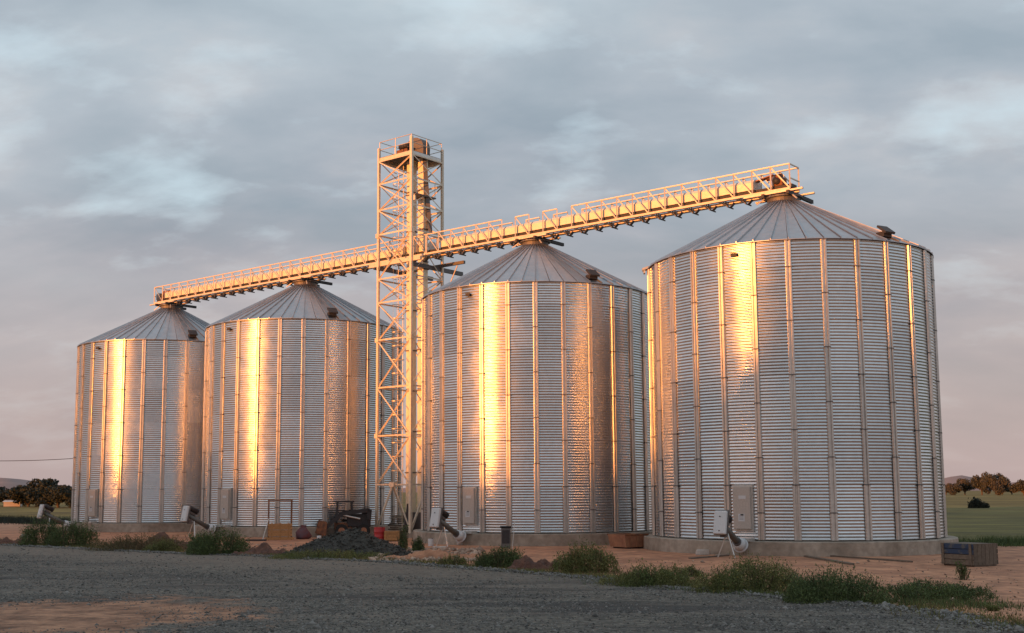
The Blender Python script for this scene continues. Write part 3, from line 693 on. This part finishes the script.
shrub('shrub','smaller dark bush next to the lone field bush','shrub',985,508,7,4,leafT,900,leaf=.35,lobes=2,seed=19)
shrub('weed_clump','faint weeds before the left foot of the nearest silo','weeds',690,577,30,10,leafB,900,leaf=.05,lobes=3,seed=20)

def grass_strip(name,label,poly_pts,n,h,m,seed,spread=1.):
    rng=np.random.default_rng(seed); P=[]
    pts=[np.array(p[:2]) for p in poly_pts]
    seglen=[np.linalg.norm(b-a) for a,b in zip(pts[:-1],pts[1:])]; tot=sum(seglen)
    for (a,b),L in zip(zip(pts[:-1],pts[1:]),seglen):
        k=int(n*L/tot); t=rng.random(k)[:,None]; q=a*(1-t)+b*t+rng.normal(size=(k,2))*spread
        P.append(q)
    P=np.concatenate(P); k=len(P); hh=h*rng.uniform(.4,1.3,k)*(.6+.6*(np.sin(P[:,0]*1.3)*np.sin(P[:,1]*1.7)>0))
    lean=rng.normal(size=(k,2))*.35*hh[:,None]; a=rng.uniform(0,6.28,k); wv=np.stack([np.cos(a),np.sin(a)],1)*.012*(1+h)
    B=np.column_stack([P,np.full(k,GZ)]); V=np.stack([B+np.column_stack([wv,np.zeros(k)]),B-np.column_stack([wv,np.zeros(k)]),B+np.column_stack([lean,hh])],1).reshape(-1,3)
    o=link(name,np_mesh(name,V,np.arange(3*k).reshape(-1,3),m)); tag(o,label,'grass',kind='stuff')
grass_strip('roadside_grass','short mixed grass and weeds along the gravel road edge',[p+Vector((.2,.55,0)) for p in edge],16000,.10,leafB,31,.45)
grass_strip('verge_weeds','low green weeds creeping over the road verge at right',[at(600,580),at(700,588),at(800,597),at(900,603),at(1000,606)],7000,.10,leafA,36,.55)
grass_strip('dry_grass','thin dry grass tufts scattered over the dirt bank by the road',[p+Vector((.6,1.5,0)) for p in edge],9000,.12,grassD,32,.9)
grass_strip('pasture_grass','tall dark grass at the near edge of the right field',[Vector((21.8,56.3,0)),Vector((27,56,0)),Vector((36,55,0)),Vector((60,54,0))],26000,.34,leafA,33,.9)
grass_strip('verge_grass','tall dark grass at the edge of the left field',[Vector((-60,112,0)),Vector((-46,110,0)),Vector((-34,99,0))],22000,.45,leafT,34,1.3)

# ------------------------------------------------------------------ trees
def tree_parts(seed,h,w,n,leaf,m,lowf=.28):
    rng=np.random.default_rng(seed); t=MB(); th=h*lowf
    t.tube((0,0,-.3),(rng.uniform(-.2,.2),0,th),w*.045,w*.03,n=8); P=[]
    nb=8
    for i in range(nb):
        a=6.283*i/nb+rng.uniform(-.3,.3); rr=w*.5*rng.uniform(.25,.75); z=th+(h-th)*rng.uniform(.12,.85)*(1-.25*rr/(w*.5)); tip=Vector((rr*math.cos(a),rr*math.sin(a),z))
        mid=Vector((tip.x*.45,tip.y*.45,th+(z-th)*.6)); t.tube((0,0,th*.9),mid,w*.022,w*.014,n=6); t.tube(mid,tip,w*.014,w*.006,n=5)
        k=n//nb; u=rng.normal(size=(k,3)); u/=np.linalg.norm(u,axis=1)[:,None]; u*=rng.uniform(.3,1.05,k)[:,None]**.6
        P.append(np.array(tip)+u*np.array([w*.24,w*.24,(h-th)*.24]))
    V,F=rand_quads(np.concatenate(P),leaf,.1,1.5,rng)
    return t.mesh('trunk',bark), np_mesh('crown',V,F,m)
VAR_D=[tree_parts(s,5.2,7.5,3600,.33,leafT,.08) for s in (1,2,3)]; VAR_R=[tree_parts(s,9,13,3600,.55,leafR,.12) for s in (4,5,6)]
def tree(px,pyb,hpx,wpx,dist,var,label,group,hb,wb,name='broadleaf_tree'):
    p=at(px,pyb); p=atd(px,pyb,dist); r=empty(name,(p.x,p.y,GZ-.02),label,'tree',group,rz=random.uniform(0,6))
    k=dist/F_PX; r.scale=(wpx*k/wb,wpx*k/wb,hpx*k/hb); link('trunk',var[0],r); link('crown',var[1],r)
lt=[(-12,501,22,50,235,'dark tree beyond the left edge of the photo, before the hill'),(8,502,20,40,232,'low dark tree at the far left behind the white shed'),(28,502,25,38,225,'tall dark tree right of the white shed at left'),
 (42,502,29,40,218,'tallest dark tree of the left grove, flat topped'),(58,503,25,40,210,'wide dark tree in the middle right of the left grove'),(74,503,26,40,204,'dark tree of the left grove touching the leftmost silo'),
 (92,503,26,26,214,'dark tree hidden mostly behind the leftmost silo')]
for i,(px,py,hp,wp,d,l) in enumerate(lt): tree(px,py,hp,wp,d,VAR_D[i%3],l,'dark trees at the left edge of the field',5.2,7.5)
rtl=[(946,494,14,16,620,'low brown tree right against the nearest silo edge, far field'),(955,494,14,16,600,'small brown tree second from the silo edge, far field'),(965,494,18,18,610,'brown tree third from the silo edge, far field'),(982,494,29,20,590,'tall reddish tree with a dark crown left of the pair in the right field'),
 (999,494,25,24,560,'broad reddish brown tree in the centre of the right grove'),(1012,495,11,20,650,'low brown tree in the gap of the right grove'),(1024,496,20,22,540,'orange brown tree at the very right edge of the photo'),(1044,496,15,26,560,'brown tree beyond the right edge of the photo')]
for i,(px,py,hp,wp,d,l) in enumerate(rtl): tree(px,py,hp,wp,d,VAR_R[i%3],l,'brown trees beyond the right field',9,13)
# unseen trees added behind the camera, shaped so their shadow covers yard and silo feet
def shade_trees():
    rng=np.random.default_rng(5); s_=Vector((-math.sin(SUN_A),-math.cos(SUN_A),0)); w_=Vector((math.cos(SUN_A),-math.sin(SUN_A),0)); P=[]; tb=MB()
    w=-125
    while w<60:
        s=62+rng.uniform(-5,5); c=s_*s+w_*w
        big=math.exp(-((w+24.5)/5.6)**2); h=7.7+.8*math.sin(w*.35)+rng.uniform(-.5,.5)+6.9*big  # taller clump placed to shade the nearest silo
        if w>-12: h=9+rng.uniform(-1,1)
        wd=7 if big<.3 else 9; tb.tube((c.x,c.y,GZ-.2),(c.x,c.y,GZ+h*.6),.3,.15,n=7)
        k=7000 if big>.3 else 4600; u=rng.normal(size=(k,3)); u/=np.linalg.norm(u,axis=1)[:,None]; u*=(rng.uniform(0,1,k)**.45)[:,None]
        P.append(np.array([c.x,c.y,GZ+h*.5])+u*np.array([wd*.55,wd*.55,h*.5]))
        kk=1200; top=h*.93; zz=rng.exponential(1.25,kk); P.append(np.column_stack([c.x+rng.normal(size=kk)*2.2,c.y+rng.normal(size=kk)*2.2,GZ+top-1.+zz]))  # sparse tops added to soften the shadow edge
        w+=3.6
    V,F=rand_quads(np.concatenate(P),.38,.0,1.4,rng)
    n=len(V); me=np_mesh('shade_trees',V,F,leafT); o=link('shade_trees',me); tag(o,'unseen row of trees added on the sunset side to shade the yard and silos','shade_trees',kind='stuff')
    t=tb.obj('shade_tree_trunks',bark); tag(t,'trunks of the unseen trees added to shade the yard and silos','shade_trees',kind='stuff')
shade_trees()

# ------------------------------------------------------------------ stones
def stones(name,label,P,size,m,seed,squash=.6):
    rng=np.random.default_rng(seed); n=len(P)
    base=np.array([(0,0,1),(0,0,-1),(1,0,0),(-1,0,0),(0,1,0),(0,-1,0)],float); F=np.array([(0,2,4),(0,4,3),(0,3,5),(0,5,2),(1,4,2),(1,3,4),(1,5,3),(1,2,5)])
    s=size*rng.lognormal(0,.45,n)[:,None,None]*rng.uniform(.6,1.3,(n,6,1)); b=base[None]*s; b[:,:,2]*=squash
    a=rng.uniform(0,6.28,n); ca,sa=np.cos(a)[:,None],np.sin(a)[:,None]; x=b[:,:,0]*ca-b[:,:,1]*sa; y=b[:,:,0]*sa+b[:,:,1]*ca
    tl=rng.normal(size=(n,1))*.4; z=b[:,:,2]+x*tl
    V=np.stack([x,y,z],2)+P[:,None,:]; Fq=(F[None]+6*np.arange(n)[:,None,None]).reshape(-1,3)
    o=link(name,np_mesh(name,V.reshape(-1,3),Fq,m)); return tag(o,label,'stones',kind='stuff')
rng=np.random.default_rng(77)
def inpoly(P,poly):
    x,y=P[:,0],P[:,1]; c=np.zeros(len(P),bool); n=len(poly)
    for i in range(n):
        x1,y1=poly[i]; x2,y2=poly[(i+1)%n]; k=((y1>y)!=(y2>y)); c^=k&(x<(x2-x1)*(y-y1)/((y2-y1)+1e-12)+x1)
    return c
yy=18+rng.random(150000)**1.4*38; xx=(rng.random(150000)*2-1)*(yy*.5+1)+yy*.03; P=np.column_stack([xx,yy]); P=P[inpoly(P,road)]
keep=(np.sin(P[:,0]*.9+1.3*np.sin(P[:,1]*.5))*np.sin(P[:,1]*.7+P[:,0]*.35)+rng.normal(size=len(P))*.7)>-.35; P=P[keep]
off=-.61*P[:,0]-.79*P[:,1]; P=P[(off>-27.5)|(rng.random(len(P))>.75)|(P[:,0]>3)]
P=P[np.hypot(P[:,0]-at(45,618).x,(P[:,1]-at(45,618).y)*.8)>rng.uniform(1.5,4.2,len(P))]
stones('road_gravel','loose grey crushed stones lying on the road',np.column_stack([P,np.full(len(P),GZ+.022)]),.021,grit,1)
# windrow of gravel pushed to the road edge
q=[]
for a,b in zip(edge[:-1],edge[1:]):
    k=int((b-a).length*260); t=rng.random(k)[:,None]; q.append((np.array(a)*(1-t)+np.array(b)*t)+np.column_stack([rng.normal(size=(k,2))*.22,np.zeros(k)]))
q=np.concatenate(q); q[:,2]=GZ+.03; stones('edge_gravel','line of loose stones along the edge of the road',q,.032,grit,2)
def scatter(px0,px1,py0,py1,n,seed):
    r=np.random.default_rng(seed); out=[]
    for i in range(n): p=at(r.uniform(px0,px1),r.uniform(py0,py1)); out.append((p.x,p.y,p.z+.02))
    out=np.array(out); return out[~inpoly(out[:,:2],road)]
stones('rubble','pale broken rubble strewn before the tower',scatter(372,480,549,562,900,3),.085,rock,4)
stones('dirt_stones','small pale stones scattered over the dirt bank',scatter(540,1020,560,628,900,5),.028,rock,6)
stones('bank_stones','pale stones along the dirt bank at left',scatter(0,300,543,552,260,6),.06,rock,7)

def mound(name,label,cat,px,py,wpx,hpx,m,depth=.5,seed=0,peak=.5,rough=.12,sharp=1.2):
    rs=np.random.default_rng(seed); c=at(px,py); k=c.y/F_PX; w=wpx*k/2; h=hpx*k; d=max(.5,w*depth); nx,ny=56,30; V=[]
    ph=rs.uniform(0,6,8)
    for j in range(ny+1):
        for i in range(nx+1):
            u=i/nx*2-1; v=j/ny*2-1; uu=u-(peak*2-1)*(1-u*u)*.6; r=math.sqrt(uu*uu+v*v)
            z=max(0,1-r)**sharp*h if sharp>1 else max(0,1-r**1.15)*h*(1 if sharp==.5 else 1)*(1 if sharp==.5 else .62+.38*math.sin(u*5.1+ph[6])*math.sin(u*2.3+v*3+ph[7])+.15*math.sin(u*13+ph[0]))
            x=u*w; y=v*d
            nz=rough*h*(math.sin(x*3.1+ph[0])*math.sin(y*3.7+ph[1])+.6*math.sin(x*7.3+ph[2]+y*2)*math.sin(y*8.1+ph[3])+.5*math.sin(x*15+ph[4])*math.sin(y*17+ph[5]))
            e=min(1,max(0,(1-r)*4)); V.append((x,y+d,(z+nz*e+rs.uniform(-.02,.02)*e) if r<1 else -.05))
    F=[(j*(nx+1)+i,j*(nx+1)+i+1,(j+1)*(nx+1)+i+1,(j+1)*(nx+1)+i) for j in range(ny) for i in range(nx)]
    o=link(name,np_mesh(name,np.array(V),np.array(F),m,smooth=True),None,c); tag(o,label,cat); return o,c,w,h,d
hp,c_,w_,h_,d_=mound('gravel_heap','black gravel heap before the skid steer loader','heap',342,558,140,27.5,heapm,.5,1,.56,.05,.5)
hs=[]
rs=np.random.default_rng(9)
me=hp.data; vv=np.array([v.co[:] for v in me.vertices]); vv=vv[vv[:,2]>.02]; idx=rs.choice(len(vv),2600); pp=vv[idx]+rs.normal(size=(2600,3))*np.array([.06,.08,.01])+np.array(c_)
stones('heap_stones','dark stones lying on the black gravel heap',pp,.035,heapm,10)
mound('dirt_mound','low brown dirt mound between the left shrubs','mound',150,550,120,16,soil,.4,2,.6,.16,1.)
mound('dirt_mound','dark dirt ridge left of the leftmost shrub','mound',2,545,60,12,soil,.4,12,.5,.16,1.)
mound('dirt_mound','brown dirt bank right of the rounded shrub','mound',262,556,70,15,soil,.4,3,.45,.14,1.)
mound('dirt_mound','dug red dirt mound right of the low shrub, before the silo','mound',538,570,62,20,soil,.5,4,.35,.16,1.)
mound('dirt_mound','pale dirt and rubble bank under the auger by the tower','mound',432,560,110,11,dirt,.5,5,.6,.2,1.)

# ------------------------------------------------------------------ site clutter
def box_thing(mats): pass
def skid():
    p=at(349,537); r=empty('skid_steer_loader',(p.x,p.y,GZ),'dark rusty skid steer loader parked behind the black gravel heap','loader',rz=R_(188))
    b=MB(); b.box((-.55,0,.95),(1.35,1.05,.75)); b.box((-1.0,0,1.42),(.55,.95,.25)); bevel(b.obj('engine_body',dark,r),.06)
    b=MB(); b.box((.35,0,.62),(1.0,1.0,.4)); bevel(b.obj('chassis',rust,r),.04)
    for x in (-.15,.75):
        for y in (-.5,.5): MB().beam((x,y,.8),(x*.9,y,2.0),.10,.10).obj('cab_post',dark,r)
    b=MB(); b.box((.3,0,2.04),(1.15,1.12,.10)); bevel(b.obj('cab_roof',dark,r),.03)
    MB().box((-.05,0,1.25),(.12,.55,.65)).obj('seat_back',rubber,r); MB().box((.2,0,.95),(.5,.5,.12)).obj('seat',rubber,r)
    for y in (-.5,.5):
        for z in (1.15,1.5): MB().beam((-.15,y,z),(.75,y,z),.04,.04).obj('cab_rail',dark,r)
    for y in (-.72,.72):
        a=MB(); a.beam((-1.15,y,1.55),(.4,y,1.35),.12,.2); a.beam((.4,y,1.35),(1.35,y,.55),.12,.2); a.obj('lift_arm',dark,r)
        MB().beam((-1.1,y,1.0),(-1.15,y,1.6),.12,.25).obj('arm_tower',dark,r)
        MB().tube((-.6,y,1.05),(.3,y,1.25),.05,n=8).obj('hydraulic_ram',galvst,r)
        for x in (-.8,.45):
            w=MB(); w.tube((x,y-.13,.38),(x,y+.13,.38),.38,n=20); wo=w.obj('wheel',rubber,r); MB().tube((x,y-.14,.38),(x,y+.14,.38),.19,n=14).obj('rim',rustO,wo)
    k=MB(); k.add([(1.35,-.9,.1),(1.35,.9,.1),(1.3,-.8,.85),(1.3,.8,.85),(1.95,-.8,.3),(1.95,.8,.3),(1.75,-.8,.95),(1.75,.8,.95)],[(0,1,3,2),(0,4,5,1),(0,2,6,4),(1,5,7,3),(2,3,7,6)]); bo=k.obj('bucket',rust,r); so_=bo.modifiers.new('t','SOLIDIFY'); so_.thickness=.04
    MB().box((-1.235,0,1.1),(.02,.5,.14)).obj('rear_grille',zinc,r)
skid()
def frame():
    p=at(280,540); r=empty('pipe_trestle',(p.x,p.y,GZ),'yellow timber crate inside a tall thin pipe frame beside the silo','trestle',rz=R_(12)); k=p.y/F_PX
    for x in (-.62,.62):
        for y in (0,.7): MB().tube((x,y,0),(x,y,2.15),.03,n=8).obj('post',rust,r)
    for y in (0,.7): MB().tube((-.66,y,2.15),(.66,y,2.15),.03,n=8).obj('top_bar',rust,r)
    for x in (-.62,.62): MB().tube((x,0,2.15),(x,.7,2.15),.03,n=8).obj('side_bar',rust,r)
    MB().tube((-.62,0,1.15),(-.95,-.3,0),.03,n=8).obj('prop',zinc,r)
    for z in (.28,.46,.64,.82): MB().box((0,-.04,z),(1.3,.04,.15)).obj('board',woodY,r)
    for z in (.35,.75): MB().box((0,.72,z),(1.3,.04,.16)).obj('board',woodY,r)
    for x in (-.45,0,.45): MB().box((x,-.08,.52),(.09,.04,.8)).obj('batten',woodY,r)
    for y in (.0,.65): MB().box((0,y,.08),(1.5,.14,.12)).obj('skid',woodY,r)
frame()
def drum(px,py,rad,h,m,name,label,cat,n=20):
    p=at(px,py); r=empty(name,(p.x,p.y,GZ),label,cat)
    b=MB(); b.lathe([(.01,0),(rad,0),(rad,.02),(rad*.98,h*.3),(rad*1.03,h*.33),(rad*.98,h*.36),(rad*.98,h*.64),(rad*1.03,h*.67),(rad*.98,h*.70),(rad,h-.02),(rad,h),(rad*.94,h),(rad*.92,h-.03),(.01,h-.03)],n); b.obj('body',m,r,True)
    MB().tube((rad*.5,0,h-.03),(rad*.5,0,h+.02),.04,n=8).obj('bung',dark,r)
drum(379.5,541,.30,.72,red,'plastic_drum','bright red drum left of the tower foot','drum')
drum(295,533,.24,.75,white,'plastic_drum','whitish drum standing behind the yellow timber frame','drum')
drum(319,541,.12,.28,white,'bucket','small white bucket left of the black gravel heap','bucket')
drum(431,546,.14,.34,white,'bucket','small white bucket below the auger right of the tower','bucket')
def crate(px,py,sx,sy,h,label,name='wooden_crate',m=wood,rz=0,planks=4,bluef=False,side=5):
    p=at(px,py); r=empty(name,(p.x,p.y,GZ),label,'crate',rz=rz); ph=h/planks
    for k in range(planks):
        z=ph*(k+.5)+.05
        MB().box((0,-sy/2,z),(sx,.035,ph-.02)).obj('plank',blue if bluef and k>=planks-2 else m,r)
        MB().box((0,sy/2,z),(sx,.035,ph-.02)).obj('plank',m,r)
    for s in (-1,1):
        for k in range(side):
            y=-sy/2+.03+(sy-.06)*(k+.5)/side; MB().box((sx/2*s-.02*s,y,h/2+.05),(.035,(sy-.06)/side-.015,h)).obj('plank',m,r)
        MB().box((sx/2*s-.09*s,-sy/2-.035,h/2+.05),(.09,.03,h)).obj('corner_post',m,r)
    MB().box((0,0,.03),(sx*.96,sy*.9,.05)).obj('base_board',m,r)
    MB().box((0,0,h+.03),(sx-.04,sy-.04,.03)).obj('lid',m,r)
    return r
crate(970,565.5,1.28,1.28,.72,'weathered grey wooden crate with blue paint on its front, right of the nearest silo',rz=R_(-60),bluef=True,side=6)
crate(392,541,.85,.7,.48,'small tan wooden crate between the red drum and the tower foot',m=woodY,planks=3,rz=R_(5),side=4)
def trough():
    p=at(628,548); r=empty('steel_trough',(p.x,p.y,GZ),'rusty orange steel trough between the two right silos','trough',rz=R_(32))
    L,w,h=1.15,1.15,.62
    b=MB(); b.add([(-L/2,-w/2,.06),(L/2,-w/2,.06),(L/2,w/2,.06),(-L/2,w/2,.06),(-L/2-.1,-w/2-.05,h),(L/2+.1,-w/2-.05,h),(L/2+.1,w/2+.05,h),(-L/2-.1,w/2+.05,h)],[(3,2,1,0),(0,1,5,4),(1,2,6,5),(2,3,7,6),(3,0,4,7)])
    o=b.obj('tub',rustO,r); s=o.modifiers.new('t','SOLIDIFY'); s.thickness=.03
    for a,b_ in (((-L/2-.1,-w/2-.07),(L/2+.1,-w/2-.07)),((-L/2-.1,w/2+.07),(L/2+.1,w/2+.07))): MB().beam((*a,h),(*b_,h),.06,.06).obj('rim_bar',rust,r)
    for x in (-.35,.35): MB().beam((x,-w/2,.03),(x,w/2,.03),.1,.06).obj('skid',dark,r)
    for x in (-.4,0,.4): MB().beam((x,-w/2-.035,.08),(x,-w/2-.08,h-.03),.05,.03).obj('stiffening_rib',rustO,r)
trough()
def panel():
    p=at(506,549); r=empty('control_cabinet',(p.x,p.y,GZ),'dark narrow cabinet standing against the base of the silo right of the tower','cabinet',rz=R_(-4))
    b=MB(); b.box((0,0,.50),(.42,.25,.9)); bevel(b.obj('body',galvd,r),.03)
    MB().box((0,-.13,.55),(.34,.015,.6)).obj('door_panel',dark,r); MB().box((0,-.02,.98),(.5,.33,.05),0,Matrix.Rotation(R_(-12),3,'X')).obj('rain_hood',dark,r)
    for s in (-1,1): MB().box((.16*s,0,.03),(.05,.22,.08)).obj('foot',dark,r)
    MB().beam((.28,-.05,0),(.40,.1,1.25),.05,.03).obj('bracket_arm',zinc,r)
panel()
def pump():
    p=at(311,535); r=empty('engine_pump',(p.x,p.y,GZ),'small grey engine with a black cap left of the loader','pump')
    b=MB(); b.box((0,0,.62),(.55,.4,.3)); b.tube((-.3,0,.62),(.32,0,.62),.17,n=12); b.obj('engine_block',zinc,r); MB().tube((0,0,.78),(0,0,.95),.14,n=12).obj('air_cap',dark,r)
    for x in (-.25,.25):
        for y in (-.18,.18): MB().beam((x,y,0),(x,y,.5),.05,.05).obj('leg',galvd,r)
pump()
def bag():
    p=at(303,539); r=np.random.default_rng(4); V=[];n=20
    prof=[(.02,0),(.36,.02),(.42,.15),(.36,.38),(.24,.56),(.14,.66),(.17,.76),(.02,.74)]
    for rr,z in prof:
        for i in range(n): a=6.283*i/n; q=rr*(1+.16*math.sin(3*a+z*9)+.08*math.sin(7*a+z*4)); V.append((q*math.cos(a),q*.8*math.sin(a),z+r.uniform(-.02,.02)))
    F=[(j*n+i,j*n+(i+1)%n,(j+1)*n+(i+1)%n,(j+1)*n+i) for j in range(len(prof)-1) for i in range(n)]
    o=link('sack',np_mesh('sack',np.array(V),np.array(F),tarp,smooth=True),None,(p.x,p.y,GZ)); tag(o,'crumpled purple and red sack right of the yellow timber frame','sack')
bag()
def slabs():
    rows=[(703,555,.62,.30,.22,R_(10),'white foam block below the nearest auger, left piece'),(716,551.5,.62,.34,.26,R_(-15),'white foam block below the nearest auger, right piece'),(440,548,.75,.3,.08,R_(5),'flat pale slab beside the small white bucket'),(462,545,.5,.35,.22,R_(12),'pale lump of foam at the lower end of the auger by the tower'),
          (350,557.5,.28,.2,.10,.1,'tiny white block at the foot of the black gravel heap'),(28,538,.9,.4,.22,.2,'pale concrete lump behind the leftmost shrub')]
    for px,py,a,b_,h,rz,lab in rows:
        p=at(px,py); rr=random.Random(int(px)); m=MB(); n=9
        pts=[(a/2*(1+rr.uniform(-.15,.1))*math.copysign(abs(math.cos(t))**.6,math.cos(t)),b_/2*(1+rr.uniform(-.15,.1))*math.copysign(abs(math.sin(t))**.6,math.sin(t))) for t in [6.283*i/n for i in range(n)]]
        vs=[(x,y,0) for x,y in pts]+[(x*.93,y*.9,h*(1+rr.uniform(-.2,.15))) for x,y in pts]
        m.add(vs,[tuple(range(n-1,-1,-1)),tuple(range(n,2*n))]+[(i,(i+1)%n,n+(i+1)%n,n+i) for i in range(n)])
        o=m.obj('slab',stone_w,None,loc=(p.x,p.y,GZ)); o.rotation_euler=(0,0,rz); bevel(o,.03); tag(o,lab,'slab')
slabs()
def plank(a,b,w,h,lab,m=wood,z=.03):
    p=at(*a); q=at(*b); p.z=GZ+z; q.z=GZ+z; o=MB().beam(p-p,q-p,w,h).obj('timber_plank',m,None,loc=p); tag(o,lab,'plank')
plank((806,557),(852,565),.18,.07,'long brown plank on the dirt, nearer of the two before the silo')
plank((822,556),(912,562.5),.10,.06,'thin longer plank on the dirt, farther of the two before the silo')
plank((690,559),(728,556),.14,.05,'short dark plank under the white foam blocks')
plank((716,556),(756,553),.05,.05,'thin pole lying below the nearest auger',zinc)
plank((246,541),(266,541),.25,.12,'dark timber lying left of the yellow frame',dark)
# pallet stack behind the drum
def pallets():
    p=at(398,536); r=empty('pallet_stack',(p.x,p.y,GZ),'messy stack of grey timber offcuts at the left foot of the tower','timber stack',rz=R_(8)); rr=random.Random(3)
    for k in range(11):
        z=.06+.11*k; L=rr.uniform(.9,1.35)*(1-.035*k); MB().box((rr.uniform(-.1,.1),rr.uniform(-.1,.1),z),(L,.5*(1-.03*k),.07),0,Matrix.Rotation(rr.uniform(-.25,.25),3,'Z')).obj('board',wood,r)
pallets()
# distant shed and power line
def shed():
    p=atd(13,503,228); r=empty('farm_shed',(p.x,p.y,GZ),'small white roofed farm shed far away among the left trees','shed',rz=.2)
    MB().box((0,0,.45),(3.0,2.4,.9)).obj('wall',doorm,r); b=MB(); b.add([(-1.7,-1.4,.9),(1.7,-1.4,.9),(1.7,1.4,1.25),(-1.7,1.4,1.25),(-1.7,-1.4,.84),(1.7,-1.4,.84),(1.7,1.4,1.19),(-1.7,1.4,1.19)],[(0,1,2,3),(7,6,5,4),(0,4,5,1),(1,5,6,2),(2,6,7,3),(3,7,4,0)]); b.obj('roof',paper,r)
shed()
def line():
    Y=130; a=atd(-160,450,Y); b=atd(150,451,Y); m=atd(20,460.5,Y)
    r=empty('power_line',(a.x,a.y,GZ),'single overhead wire sagging across the sky at far left','power line'); pts=[]
    for i in range(25):
        t=i/24; p=a.lerp(b,t); p.z-= 4*t*(1-t)*1.15; pts.append(p-Vector((a.x,a.y,GZ)))
    w=MB()
    for p,q in zip(pts[:-1],pts[1:]): w.tube(p,q,.035,n=5,cap=False)
    w.obj('wire',dark,r)
    for q in (pts[0],pts[-1]): MB().tube((q.x,q.y,-.5),(q.x,q.y,q.z+.3),.16,.11,n=8).obj('pole',wood,r)
line()
